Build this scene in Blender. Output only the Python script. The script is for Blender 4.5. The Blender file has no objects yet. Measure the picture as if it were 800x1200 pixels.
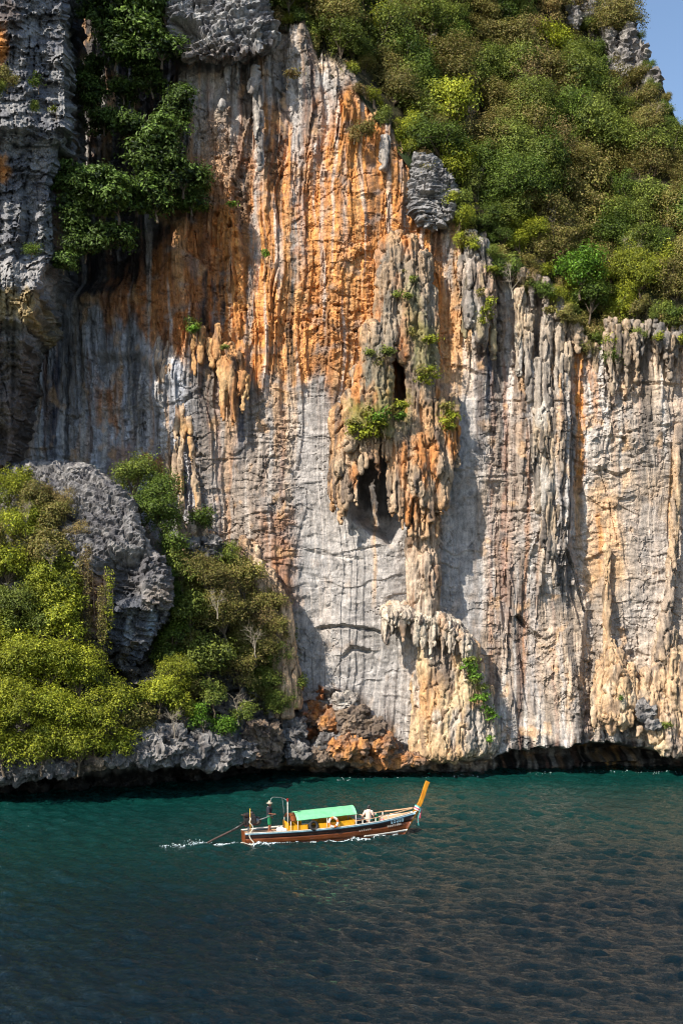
import bpy, bmesh, math, random
import numpy as np
from mathutils import Vector, Matrix

# ------------------------------------------------------------------ camera, sky, sun, exposure
scn = bpy.context.scene
COL = scn.collection
FPX, CX, HY, CAMZ, YN = 1466.0, 400.0, 700.0, 13.0, 92.0   # survey: focal length in photo pixels, horizon row, eye height, cliff distance
SN = YN / FPX
cd = bpy.data.cameras.new('camera'); cam = bpy.data.objects.new('camera', cd); COL.objects.link(cam)
cam.location = (0, 0, CAMZ); cam.rotation_euler = (math.radians(90), 0, 0)
cd.sensor_fit = 'VERTICAL'; cd.sensor_height = 36.0; cd.lens = 36.0 * FPX / 1200.0
cd.shift_y = (HY - 600.0) / 1200.0
cd.clip_start = 0.5; cd.clip_end = 3000.0
scn.camera = cam

SUN_EL, SUN_AZ = math.radians(41), math.radians(226)     # behind the camera, to its left
wd = bpy.data.worlds.new('World'); scn.world = wd; wd.use_nodes = True
wn = wd.node_tree; bg = wn.nodes['Background']
sky = wn.nodes.new('ShaderNodeTexSky'); sky.sky_type = 'NISHITA'; sky.sun_disc = False
sky.sun_elevation = SUN_EL; sky.sun_rotation = SUN_AZ
sky.air_density = 1.0; sky.dust_density = 0.6; sky.ozone_density = 1.5
wn.links.new(sky.outputs[0], bg.inputs[0]); bg.inputs[1].default_value = 0.115
sl = bpy.data.lights.new('sun', 'SUN'); sl.energy = 4.5; sl.angle = math.radians(0.5); sl.color = (1.0, 0.94, 0.85)
sun = bpy.data.objects.new('sun', sl); COL.objects.link(sun)
sdir = Vector((math.sin(SUN_AZ) * math.cos(SUN_EL), math.cos(SUN_AZ) * math.cos(SUN_EL), math.sin(SUN_EL)))
sun.rotation_euler = (-sdir).to_track_quat('-Z', 'Y').to_euler(); sun.location = (-60, -60, 80)
vs = scn.view_settings; vs.view_transform = 'Standard'; vs.look = 'None'; vs.exposure = 0.66; vs.gamma = 1.0; vs.use_curve_mapping = False
scn.cycles.use_denoising = True; scn.cycles.denoising_prefilter = 'FAST'; scn.cycles.filter_width = 1.1; scn.cycles.sample_clamp_direct = 12; scn.cycles.sample_clamp_indirect = 4
scn.cycles.max_bounces = 6; scn.cycles.diffuse_bounces = 4; scn.cycles.glossy_bounces = 3
scn.cycles.transmission_bounces = 3; scn.cycles.transparent_max_bounces = 6
scn.cycles.use_adaptive_sampling = True; scn.cycles.adaptive_threshold = 0.015

# ------------------------------------------------------------------ helpers
rnd = random.Random(7)
NR = np.random.RandomState(11)
_P = np.concatenate([NR.permutation(256)] * 3).astype(np.int64)
_a = NR.rand(256) * 2 * np.pi
_G2 = np.stack([np.cos(_a), np.sin(_a)], 1).astype(np.float32)
_G3 = NR.randn(256, 3); _G3 = (_G3 / np.linalg.norm(_G3, axis=1)[:, None]).astype(np.float32)

def n2(x, y):
    x = np.asarray(x, np.float32); y = np.asarray(y, np.float32)
    xi = np.floor(x); yi = np.floor(y); fx = x - xi; fy = y - yi
    X = xi.astype(np.int64) & 255; Y = yi.astype(np.int64) & 255
    u = fx * fx * fx * (fx * (fx * 6 - 15) + 10); v = fy * fy * fy * (fy * (fy * 6 - 15) + 10)
    def g(a, b, dx, dy):
        q = _G2[_P[_P[X + a] + Y + b]]; return q[..., 0] * dx + q[..., 1] * dy
    a0 = g(0, 0, fx, fy); a1 = g(1, 0, fx - 1, fy); b0 = g(0, 1, fx, fy - 1); b1 = g(1, 1, fx - 1, fy - 1)
    l0 = a0 + u * (a1 - a0); l1 = b0 + u * (b1 - b0)
    return (l0 + v * (l1 - l0)) * 1.5

def n3(x, y, z):
    x = np.asarray(x, np.float32); y = np.asarray(y, np.float32); z = np.asarray(z, np.float32)
    xi = np.floor(x); yi = np.floor(y); zi = np.floor(z); fx = x - xi; fy = y - yi; fz = z - zi
    X = xi.astype(np.int64) & 255; Y = yi.astype(np.int64) & 255; Z = zi.astype(np.int64) & 255
    s = lambda t: t * t * t * (t * (t * 6 - 15) + 10)
    u, v, w = s(fx), s(fy), s(fz)
    def g(a, b, c):
        q = _G3[_P[_P[_P[X + a] + Y + b] + Z + c]]
        return q[..., 0] * (fx - a) + q[..., 1] * (fy - b) + q[..., 2] * (fz - c)
    L = lambda a, b, t: a + t * (b - a)
    return L(L(L(g(0,0,0), g(1,0,0), u), L(g(0,1,0), g(1,1,0), u), v), L(L(g(0,0,1), g(1,0,1), u), L(g(0,1,1), g(1,1,1), u), v), w) * 1.6

def fbm2(x, y, o=4, g=0.5):
    r = 0; a = 1.0
    for i in range(o):
        r = r + a * n2(x * 2**i + 17.3 * i, y * 2**i + 9.1 * i); a *= g
    return r
def fbm3(x, y, z, o=3, g=0.5):
    r = 0; a = 1.0
    for i in range(o):
        r = r + a * n3(x * 2**i + 17.3 * i, y * 2**i + 9.1 * i, z * 2**i + 3.7 * i); a *= g
    return r
def _rh(a, b, c, k):
    h = (a * 73856093 ^ b * 19349663 ^ c * 83492791 ^ (k * 2654435761)) & 0x7fffffff
    h = (h ^ (h >> 13)) * 1274126177 & 0x7fffffff
    return ((h ^ (h >> 16)) & 0xffff).astype(np.float32) / 65535.0
def facet3(x, y, z, tilt=.6, seed=1):   # broken-rock relief: each cell is a tilted plane at its own height
    x = np.asarray(x, np.float32); y = np.asarray(y, np.float32); z = np.asarray(z, np.float32)
    X = np.floor(x).astype(np.int64); Y = np.floor(y).astype(np.int64); Z = np.floor(z).astype(np.int64)
    best = np.full(x.shape, 1e9, np.float32); out = np.zeros(x.shape, np.float32)
    for i in (-1, 0, 1):
        for j in (-1, 0, 1):
            for k in (-1, 0, 1):
                a, b, c = X + i, Y + j, Z + k
                dx = x - (a + _rh(a, b, c, seed)); dy = y - (b + _rh(a, b, c, seed + 1)); dz = z - (c + _rh(a, b, c, seed + 2))
                d = dx * dx + dy * dy + dz * dz; m = d < best; best = np.where(m, d, best)
                v = (_rh(a, b, c, seed + 3) - .5) + tilt * 2 * (dx * (_rh(a, b, c, seed + 4) - .5) + dy * (_rh(a, b, c, seed + 5) - .5) + dz * (_rh(a, b, c, seed + 6) - .5))
                out = np.where(m, v, out)
    return out
def facet2(x, y, tilt=.6, seed=1):
    x = np.asarray(x, np.float32); y = np.asarray(y, np.float32)
    X = np.floor(x).astype(np.int64); Y = np.floor(y).astype(np.int64); Z = X * 0
    best = np.full(x.shape, 1e9, np.float32); out = np.zeros(x.shape, np.float32)
    for i in (-1, 0, 1):
        for j in (-1, 0, 1):
            a, b, c = X + i, Y + j, Z
            dx = x - (a + _rh(a, b, c, seed)); dy = y - (b + _rh(a, b, c, seed + 1))
            d = dx * dx + dy * dy; m = d < best; best = np.where(m, d, best)
            v = (_rh(a, b, c, seed + 3) - .5) + tilt * 2 * (dx * (_rh(a, b, c, seed + 4) - .5) + dy * (_rh(a, b, c, seed + 5) - .5))
            out = np.where(m, v, out)
    return out
def edge2(x, y, seed=1):               # distance to the nearest cell border: thin joints
    x = np.asarray(x, np.float32); y = np.asarray(y, np.float32)
    X = np.floor(x).astype(np.int64); Y = np.floor(y).astype(np.int64); Z = X * 0
    f1 = np.full(x.shape, 1e9, np.float32); f2 = f1.copy()
    for i in (-1, 0, 1):
        for j in (-1, 0, 1):
            p, q = X + i, Y + j
            d = np.hypot(x - (p + _rh(p, q, Z, seed)), y - (q + _rh(p, q, Z, seed + 1)))
            f2 = np.minimum(f2, np.maximum(f1, d)); f1 = np.minimum(f1, d)
    return f2 - f1
def ridge(n): return 1 - 2 * np.abs(n)
def sst(a, b, x):
    t = np.clip((x - a) / (b - a), 0, 1); return t * t * (3 - 2 * t)
def lin(r, g, b):
    f = lambda c: (c / 12.92 if c <= .04045 else ((c + .055) / 1.055) ** 2.4)
    return np.array([f(r / 255), f(g / 255), f(b / 255)], np.float32)
def U(px, py, Y):                       # a surveyed photo point at distance Y -> world point
    px = np.asarray(px, np.float64); py = np.asarray(py, np.float64); Y = np.asarray(Y, np.float64) + 0 * px
    return np.stack([(px - CX) * Y / FPX, Y, CAMZ - (py - HY) * Y / FPX], -1)
def interp(pts, x):
    p = np.array(pts, float); return np.interp(x, p[:, 0], p[:, 1])
def poly_sd(px, py, pts):               # signed distance to a polygon, positive inside
    pts = np.array(pts, np.float32); n = len(pts)
    d = np.full(px.shape, 1e9, np.float32); s = np.zeros(px.shape, bool)
    for i in range(n):
        a = pts[i]; b = pts[(i + 1) % n]; e = b - a
        wx = px - a[0]; wy = py - a[1]
        t = np.clip((wx * e[0] + wy * e[1]) / (e @ e), 0, 1)
        d = np.minimum(d, (wx - e[0] * t) ** 2 + (wy - e[1] * t) ** 2)
        c = (a[1] > py) != (b[1] > py)
        s ^= c & (px < (b[0] - a[0]) * (py - a[1]) / (b[1] - a[1] + 1e-9) + a[0])
    d = np.sqrt(d); return np.where(s, d, -d)

def mesh_np(name, V, F, col=None, smooth=True, extra=None):
    V = np.ascontiguousarray(V, np.float32).reshape(-1, 3); F = np.ascontiguousarray(F, np.int32)
    me = bpy.data.meshes.new(name); k = F.shape[1]
    me.vertices.add(len(V)); me.vertices.foreach_set('co', V.ravel())
    me.loops.add(F.size); me.loops.foreach_set('vertex_index', F.ravel())
    me.polygons.add(len(F)); me.polygons.foreach_set('loop_start', np.arange(0, F.size, k, dtype=np.int32))
    me.update(calc_edges=True)
    if smooth: me.polygons.foreach_set('use_smooth', np.ones(len(F), bool))
    else: me.polygons.foreach_set('use_smooth', np.zeros(len(F), bool))
    if col is not None:
        at = me.color_attributes.new('Col', 'FLOAT_COLOR', 'POINT')
        c = np.ones((len(V), 4), np.float32); c[:, :3] = col; at.data.foreach_set('color', c.ravel())
    if extra:
        for k2, v in extra.items():
            at = me.attributes.new(k2, 'FLOAT', 'POINT'); at.data.foreach_set('value', np.asarray(v, np.float32))
    return me
def link(name, me, mat=None, parent=None):
    o = bpy.data.objects.new(name, me); COL.objects.link(o)
    if mat is not None and me is not None:
        me.materials.clear(); me.materials.append(mat)
    if parent is not None: o.parent = parent
    return o
def tag(o, label=None, cat=None, group=None, kind=None):
    if label: o['label'] = label
    if cat: o['category'] = cat
    if group: o['group'] = group
    if kind: o['kind'] = kind
    return o
def empty(name, loc=(0, 0, 0)):
    o = bpy.data.objects.new(name, None); COL.objects.link(o); o.location = loc; o.empty_display_size = .3; return o
def grid_faces(nr, nc):
    i = np.arange(nr * nc).reshape(nr, nc)
    return np.stack([i[:-1, :-1].ravel(), i[1:, :-1].ravel(), i[1:, 1:].ravel(), i[:-1, 1:].ravel()], 1)
def get_vn(me):
    n = len(me.vertices); V = np.empty(n * 3, np.float32); me.vertices.foreach_get('co', V)
    N = np.empty(n * 3, np.float32); me.vertices.foreach_get('normal', N) if False else me.vertex_normals.foreach_get('vector', N)
    return V.reshape(-1, 3), N.reshape(-1, 3)
def get_faces(me):
    F = np.empty(len(me.loops), np.int32); me.loops.foreach_get('vertex_index', F)
    S = np.empty(len(me.polygons), np.int32); me.polygons.foreach_get('loop_start', S)
    return F, S
def remesh(me, voxel, smooth_it=0):
    o = bpy.data.objects.new('tmp', me); COL.objects.link(o)
    m = o.modifiers.new('r', 'REMESH'); m.mode = 'VOXEL'; m.voxel_size = voxel
    if smooth_it:
        s = o.modifiers.new('s', 'SMOOTH'); s.iterations = smooth_it; s.factor = .5
    dg = bpy.context.evaluated_depsgraph_get()
    out = bpy.data.meshes.new_from_object(o.evaluated_get(dg))
    bpy.data.objects.remove(o); bpy.data.meshes.remove(me)
    out.polygons.foreach_set('use_smooth', np.ones(len(out.polygons), bool))
    return out
def set_co(me, V):
    me.vertices.foreach_set('co', np.ascontiguousarray(V, np.float32).ravel()); me.update()
def set_col(me, col):
    at = me.color_attributes.new('Col', 'FLOAT_COLOR', 'POINT')
    c = np.ones((len(me.vertices), 4), np.float32); c[:, :3] = col; at.data.foreach_set('color', c.ravel())
def tube_vf(path, radii, seg=8, cap=True, off=0):    # numpy tube along points
    P = np.array(path, float); n = len(P); V = []; F = []
    R = np.array(radii, float) + np.zeros(n)
    up = Vector((0, 0, 1)); prev = None
    for i in range(n):
        t = Vector(P[min(i + 1, n - 1)] - P[max(i - 1, 0)]).normalized()
        if prev is None:
            a = t.cross(Vector((0, 1, 0)) if abs(t.y) < .9 else Vector((1, 0, 0))).normalized()
        else:
            a = (prev - t * prev.dot(t)); a = a.normalized() if a.length > 1e-6 else prev
        prev = a; b = t.cross(a)
        for k in range(seg):
            th = 2 * math.pi * k / seg
            V.append(tuple(Vector(P[i]) + (a * math.cos(th) + b * math.sin(th)) * R[i]))
    for i in range(n - 1):
        for k in range(seg):
            F.append((off + i * seg + k, off + i * seg + (k + 1) % seg, off + (i + 1) * seg + (k + 1) % seg, off + (i + 1) * seg + k))
    if cap:
        F.append(tuple(off + k for k in reversed(range(seg)))); F.append(tuple(off + (n - 1) * seg + k for k in range(seg)))
    return V, F

# ------------------------------------------------------------------ materials
def new_mat(name):
    m = bpy.data.materials.new(name); m.use_nodes = True
    return m, m.node_tree, m.node_tree.nodes['Principled BSDF']
def nd(nt, typ, **kw):
    n = nt.nodes.new(typ)
    for k, v in kw.items(): setattr(n, k, v)
    return n
def noise_node(nt, scale, detail=4, rough=.6, vec=None):
    n = nd(nt, 'ShaderNodeTexNoise'); n.inputs['Scale'].default_value = scale; n.inputs['Detail'].default_value = detail
    n.inputs['Roughness'].default_value = rough
    if vec is not None: nt.links.new(vec, n.inputs['Vector'])
    return n
def mapr(nt, src, a, b, c, d):
    m = nd(nt, 'ShaderNodeMapRange'); m.inputs[1].default_value = a; m.inputs[2].default_value = b
    m.inputs[3].default_value = c; m.inputs[4].default_value = d; nt.links.new(src, m.inputs[0]); return m.outputs[0]
def mixc(nt, fac, a, b, typ='MIX'):
    m = nd(nt, 'ShaderNodeMix', data_type='RGBA', blend_type=typ)
    for s, v in ((m.inputs[0], fac), (m.inputs[6], a), (m.inputs[7], b)):
        if hasattr(v, 'links'): nt.links.new(v, s)
        elif isinstance(v, (int, float)): s.default_value = v
        else: s.default_value = (*[float(q) for q in v], 1)
    return m.outputs[2]

def rock_material():
    m, nt, b = new_mat('limestone'); L = nt.links
    at = nd(nt, 'ShaderNodeAttribute', attribute_name='Col')
    tc = nd(nt, 'ShaderNodeTexCoord')
    mp = nd(nt, 'ShaderNodeMapping'); mp.inputs['Scale'].default_value = (1, 1, .28); L.new(tc.outputs['Object'], mp.inputs[0])
    f1 = noise_node(nt, 5.0, 5, .7, mp.outputs[0]); f2 = noise_node(nt, 17.0, 4, .7, tc.outputs['Object'])
    v1 = mapr(nt, f1.outputs['Fac'], .3, .7, .62, 1.3); v2 = mapr(nt, f2.outputs['Fac'], .3, .7, .7, 1.25)
    mul = nd(nt, 'ShaderNodeMath', operation='MULTIPLY'); L.new(v1, mul.inputs[0]); L.new(v2, mul.inputs[1])
    cmb = nd(nt, 'ShaderNodeCombineColor'); [L.new(mul.outputs[0], cmb.inputs[i]) for i in range(3)]
    c = mixc(nt, 1.0, at.outputs['Color'], cmb.outputs[0], 'MULTIPLY')
    f4 = noise_node(nt, 7.0, 6, .75, mp.outputs[0]); c = mixc(nt, mapr(nt, f4.outputs['Fac'], .40, .33, 0, .6), c, lin(58, 52, 48))
    L.new(c, b.inputs['Base Color']); b.inputs['Roughness'].default_value = .88; b.inputs['Specular IOR Level'].default_value = .25
    f3 = noise_node(nt, 4.0, 9, .78, mp.outputs[0])
    bp = nd(nt, 'ShaderNodeBump'); bp.inputs['Strength'].default_value = .9; bp.inputs['Distance'].default_value = .2
    L.new(f3.outputs['Fac'], bp.inputs['Height']); L.new(bp.outputs[0], b.inputs['Normal'])
    return m
ROCK = rock_material()

def water_material():
    m, nt, b = new_mat('sea_water'); L = nt.links
    g = nd(nt, 'ShaderNodeNewGeometry'); sp = nd(nt, 'ShaderNodeSeparateXYZ'); L.new(g.outputs['Position'], sp.inputs[0])
    big = noise_node(nt, .06, 3, .5, g.outputs['Position'])
    yy = nd(nt, 'ShaderNodeMath', operation='MULTIPLY_ADD'); L.new(big.outputs['Fac'], yy.inputs[0]); yy.inputs[1].default_value = 26; L.new(sp.outputs['Y'], yy.inputs[2])
    xx = nd(nt, 'ShaderNodeMath', operation='MULTIPLY_ADD'); L.new(sp.outputs['X'], xx.inputs[0]); xx.inputs[1].default_value = -.28; L.new(yy.outputs[0], xx.inputs[2])
    f = mapr(nt, xx.outputs[0], 62, 99, 0, 1)
    c = mixc(nt, f, lin(6, 24, 30), lin(9, 53, 47))
    L.new(c, b.inputs['Base Color']); b.inputs['Roughness'].default_value = .045; b.inputs['IOR'].default_value = 1.33
    mp = nd(nt, 'ShaderNodeMapping'); mp.inputs['Scale'].default_value = (.75, 1, 1); L.new(g.outputs['Position'], mp.inputs[0])
    w1 = noise_node(nt, 4.6, 6, .64, mp.outputs[0]); w1.inputs['Distortion'].default_value = .5
    bp = nd(nt, 'ShaderNodeBump'); bp.inputs['Strength'].default_value = 1.0; bp.inputs['Distance'].default_value = .16
    L.new(w1.outputs['Fac'], bp.inputs['Height']); L.new(bp.outputs[0], b.inputs['Normal'])
    return m
WATER = water_material()
# ------------------------------------------------------------------ water
def build_water():
    def axis(lo, hi, step, far_lo, far_hi):
        a = np.arange(lo, hi, step); out = [a]
        k = 1; l = []; p = lo; st = step
        while p > far_lo: st *= 1.5; p -= st; l.append(p)
        h = []; p = a[-1]; st = step
        while p < far_hi: st *= 1.5; p += st; h.append(p)
        return np.concatenate([l[::-1], a, h])
    xs = axis(-27, 27, .135, -700, 700); ys = axis(36, 94, .135, -500, 120)
    X, Y = np.meshgrid(xs, ys); Z = np.zeros_like(X)
    r = np.random.RandomState(5)
    wn_ = fbm2(X / 9, Y / 9, 2) * 1.2; patch = .75 + .5 * sst(-.5, .6, n2(X / 13 + 4, Y / 10))
    for i in range(60):
        lam = .42 * (8.0 ** (r.rand() ** 1.25)); th = math.radians(255 + r.randn() * 34)
        k = 2 * math.pi / lam; a = .0145 * lam ** .52
        ph = r.rand() * 6.28 + wn_ * (.6 + 1.2 / lam)
        c = np.sin(k * (X * math.cos(th) + Y * math.sin(th)) + ph)
        Z += a * .52 * (c + .35 * c * np.abs(c)) 
    Z *= patch
    fade = sst(-36, -30, X) * (1 - sst(30, 36, X)) * sst(26, 36, Y) * (1 - sst(97, 101, Y))
    Z *= fade
    # smooth bow wave and wake furrow next to the boat
    me = mesh_np('water', np.stack([X, Y, Z], -1), grid_faces(*X.shape)[:, ::-1])
    o = link('water', me, WATER); tag(o, kind='structure')
    return xs, ys, Z
WXS, WYS, WZ = build_water()
def water_z(x, y):
    i = int(np.clip(np.searchsorted(WXS, x), 0, len(WXS) - 1)); j = int(np.clip(np.searchsorted(WYS, y), 0, len(WYS) - 1)); return float(WZ[j, i])

# ------------------------------------------------------------------ cliff layout (survey pixels)
EDGE = [(-200, -300), (215, -300), (250, -90), (268, 5), (300, 35), (330, 22), (360, 34), (372, 66), (420, 98), (440, 128), (462, 162), (480, 186), (520, 212), (545, 262),
        (580, 298), (640, 322), (665, 362), (690, 396), (720, 396), (760, 366), (800, 368), (980, 385)]
LIP = [(-200, 905), (360, 897), (470, 893), (575, 889), (592, 880), (640, 877), (700, 872), (730, 873), (770, 881), (800, 879), (980, 879)]
PALE, BEIGE, COOL = lin(196, 186, 176), lin(200, 178, 154), lin(184, 178, 172)
ORNG, DORG, RUST = lin(222, 150, 76), lin(178, 118, 70), lin(160, 120, 100)
DARK, BLAK, WHIT, BLUE = lin(66, 62, 60), lin(40, 39, 40), lin(224, 216, 206), lin(190, 192, 198)
GREY, GBRN, LORG = lin(152, 147, 142), lin(166, 150, 136), lin(222, 176, 124)

REG = [  # polygon, colour, strength, feather px
    ([(205, 40), (300, 60), (420, 90), (470, 200), (400, 190), (340, 200), (215, 190)], GREY, .75, 24),
    ([(330, 120), (420, 105), (478, 165), (530, 330), (545, 430), (500, 470), (440, 520), (385, 455), (300, 450), (235, 425), (140, 340), (215, 225), (250, 140)], ORNG, .92, 34),
    ([(225, 120), (290, 90), (320, 190), (290, 240), (230, 215)], BEIGE, .6, 26),
    ([(325, 70), (395, 70), (390, 150), (352, 250), (330, 180)], GREY, .7, 14),
    ([(100, 300), (235, 235), (262, 300), (272, 420), (240, 425), (190, 395), (100, 380)], DORG, .9, 30),
    ([(330, 180), (400, 200), (420, 300), (440, 330), (400, 420), (300, 420), (300, 330)], lin(220, 156, 94), .7, 30),
    ([(20, 325), (100, 350), (180, 400), (230, 440), (232, 560), (205, 650), (-60, 650), (-60, 325)], BLUE, .9, 22),
    ([(104, 448), (134, 446), (136, 486), (104, 488)], ORNG, .7, 10),
    ([(112, 505), (150, 500), (152, 560), (115, 560)], RUST, .7, 14),
    ([(158, 520), (192, 540), (200, 590), (178, 560)], ORNG, .85, 8),
    ([(225, 440), (330, 452), (345, 560), (345, 700), (270, 660), (228, 560)], GBRN, .75, 26),
    ([(348, 455), (470, 470), (470, 560), (500, 700), (480, 860), (430, 880), (345, 800), (340, 560)], COOL, .85, 24),
    ([(300, 600), (346, 600), (346, 700), (320, 690)], DORG, .6, 16),
    ([(522, 440), (566, 440), (572, 860), (520, 860)], COOL, .8, 14),
    ([(505, 300), (560, 300), (552, 450), (520, 470)], LORG, .7, 20),
    ([(566, 420), (640, 420), (640, 830), (572, 830)], GBRN, .72, 18),
    ([(690, 440), (900, 440), (900, 800), (690, 800)], BEIGE, .45, 26),
    ([(720, 460), (800, 480), (790, 560), (730, 560)], GREY, .5, 30),
    ([(686, 560), (730, 570), (735, 700), (694, 690)], LORG, .65, 24),
    ([(735, 590), (800, 600), (780, 740), (735, 730)], COOL, .5, 26),
    ([(388, 808), (420, 822), (478, 872), (470, 900), (425, 880)], lin(96, 86, 78), .85, 14),
    ([(70, -140), (214, -140), (212, 60), (235, 200), (228, 250), (150, 310), (60, 330), (50, 200)], lin(62, 58, 56), .9, 18),  # shade of the deep recess, painted into the rock colour
    ([(410, 512), (468, 505), (474, 590), (456, 612), (440, 596), (420, 580)], lin(52, 50, 50), .8, 10),  # cave hollow: black film stain plus painted overhang shade
    ([(580, 868), (1000, 864), (1000, 960), (580, 960)], lin(46, 45, 45), .92, 8),  # dark tide band, with the undercut's shade painted in
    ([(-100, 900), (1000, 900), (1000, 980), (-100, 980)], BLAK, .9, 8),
    ([(690, 897), (752, 884), (768, 890), (735, 902)], lin(190, 150, 90), .9, 5),
]
STR = [  # x at top, x at bottom, y0, y1, half width, colour, strength
    (343, 341, 228, 442, 4.5, lin(52, 50, 48), 1.0), (297, 290, 240, 430, 4.5, GREY, .9), (304, 300, 95, 250, 4.5, WHIT, .75), (345, 350, 50, 320, 8, COOL, .7),
    (326, 329, 150, 238, 5, DARK, .85), (313, 314, 150, 220, 4, DARK, .7), (338, 341, 140, 240, 2.5, ORNG, .9), (376, 378, 180, 340, 3, PALE, .7),
    (340, 337, 440, 600, 4, BEIGE, .8), (309, 308, 440, 640, 2, DARK, .6), (283, 281, 450, 540, 4, lin(82, 84, 92), .95), (240, 238, 310, 400, 3, DARK, .9),
    (250, 252, 315, 410, 3, lin(100, 84, 76), .9), (260, 258, 310, 405, 3, DARK, .9), (268, 268, 300, 390, 2.5, BEIGE, .7), (230, 232, 100, 220, 4, PALE, .6),
    (212, 214, 90, 220, 4, GREY, .8), (245, 246, 90, 160, 4, RUST, .5), (262, 262, 60, 150, 5, GREY, .8), (280, 282, 60, 200, 3, RUST, .6),
    (512, 511, 320, 610, 4.5, ORNG, .95), (519, 522, 350, 420, 4, LORG, .7), (500, 503, 300, 380, 3, DARK, .5), (470, 478, 170, 290, 4, GREY, .8), (455, 458, 170, 270, 3, BEIGE, .6),
    (486, 486, 230, 290, 5, ORNG, .8), (528, 526, 280, 340, 4, GREY, .7), (560, 562, 350, 540, 5, lin(92, 82, 78), .9), (575, 570, 290, 490, 3.5, lin(90, 94, 104), .9), (583, 586, 330, 560, 2.6, DARK, .85),
    (592, 590, 420, 720, 3.5, RUST, .7), (603, 600, 380, 620, 2.5, lin(110, 90, 78), .8), (597, 596, 330, 480, 3.5, WHIT, .7), (612, 612, 320, 520, 3, DARK, .8), (620, 618, 350, 600, 3, WHIT, .65),
    (617, 615, 500, 800, 2.5, DORG, .6), (627, 629, 380, 560, 3, lin(84, 78, 74), .8), (634, 636, 360, 820, 3.5, BEIGE, .7), (645, 642, 420, 640, 4, DARK, .75), (650, 652, 400, 560, 3, LORG, .5), (657, 655, 440, 720, 4.5, BLAK, .8),
    (667, 664, 430, 640, 3, lin(64, 60, 58), .85), (662, 660, 400, 640, 1.8, WHIT, .7), (679, 676, 404, 580, 5.5, ORNG, 1.0), (690, 700, 420, 500, 4, ORNG, .5), (676, 680, 570, 640, 4, LORG, .9), (702, 705, 600, 660, 3, ORNG, .6), (664, 674, 640, 870, 4.5, lin(92, 86, 82), .85),
    (655, 657, 730, 870, 3, PALE, .7), (788, 784, 520, 770, 3, LORG, .85), (794, 795, 500, 600, 2.5, BLAK, .8), (711, 713, 640, 760, 3.5, BEIGE, .8), (752, 754, 430, 540, 2, DARK, .4),
    (575, 575, 540, 830, 2.5, RUST, .5), (584, 582, 620, 840, 3, lin(120, 100, 88), .7), (607, 607, 640, 830, 3, lin(128, 108, 96), .6), (626, 622, 640, 840, 4, COOL, .6), (560, 556, 560, 800, 3, GBRN, .6), (546, 545, 620, 860, 4, WHIT, .4),
    (440, 438, 590, 705, 2.5, LORG, .6), (392, 391, 460, 520, 3, RUST, .5), (420, 420, 170, 330, 3, LORG, .5), (402, 404, 180, 300, 3, PALE, .6), (432, 433, 180, 300, 2.5, RUST, .5),
    (330, 331, 460, 690, 3, RUST, .5), (318, 320, 460, 600, 2.5, GREY, .6), (255, 258, 500, 640, 2.5, RUST, .45), (270, 268, 520, 640, 2, DORG, .5), (296, 297, 500, 640, 3, DARK, .45), (214, 212, 470, 600, 4, lin(92, 94, 102), .8),
    (30, 24, 430, 490, 2.2, WHIT, .9), (36, 30, 450, 500, 2, LORG, .7), (55, 50, 400, 545, 4, lin(52, 58, 72), .95), (63, 58, 395, 480, 2, PALE, .6), (70, 64, 380, 545, 2.5, lin(70, 66, 66), .9), (83, 86, 350, 470, 2.5, BLAK, .8), (89, 84, 340, 540, 2.6, PALE, .55), (95, 94, 400, 545, 3, lin(128, 100, 84), .8),
    (76, 70, 345, 540, 3, lin(152, 138, 124), .7), (47, 40, 350, 440, 3, RUST, .6), (100, 100, 350, 420, 3, BLAK, .8), (120, 118, 340, 400, 4, BLAK, .7), (150, 148, 310, 390, 4, BLAK, .8), (172, 168, 340, 390, 4, PALE, .4), (164, 160, 440, 520, 4, BLAK, .7),
    (137, 136, 455, 520, 3, lin(158, 160, 164), .6), (186, 184, 430, 540, 2.5, lin(74, 72, 74), .8), (195, 197, 470, 560, 2, LORG, .6), (177, 174, 410, 520, 2, lin(150, 152, 158), .6),
]

PALES = ([(348, 470), (400, 462), (480, 480), (500, 720), (480, 870), (400, 850), (345, 800), (342, 560)], [(520, 440), (568, 440), (578, 862), (520, 862)], [(690, 560), (800, 540), (900, 540), (900, 740), (770, 740), (690, 720)])
def pale_mask(px, py):
    m = 0
    for p, k in zip(PALES, (1, 1, .7)): m = np.maximum(m, k * sst(-10, 16, poly_sd(px, py, p)))
    return m
def cliff_joint(px, py):
    wx = px + 7 * n2(px / 26, py / 26) + 2 * n2(px / 6, py / 6); wy = py + 7 * n2(px / 24 + 8, py / 28) + 2 * n2(px / 6 + 5, py / 6)
    a = sst(.07, .01, edge2(wx / 46, wy / 26, 31)) * sst(.05, .4, n2(px / 50 + 9, py / 40)) * .8
    b = sst(.10, .01, edge2(wx / 17, wy / 9, 41)) * sst(.2, .5, n2(px / 36 + 29, py / 30)) * .6
    v = sst(.14, .02, edge2(wx / 11, wy / 110, 51)) * sst(.05, .4, n2(px / 30 + 49, py / 70)) * .8
    return np.maximum(a * .8, v * .7) * (1 - .93 * pale_mask(px, py))
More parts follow.
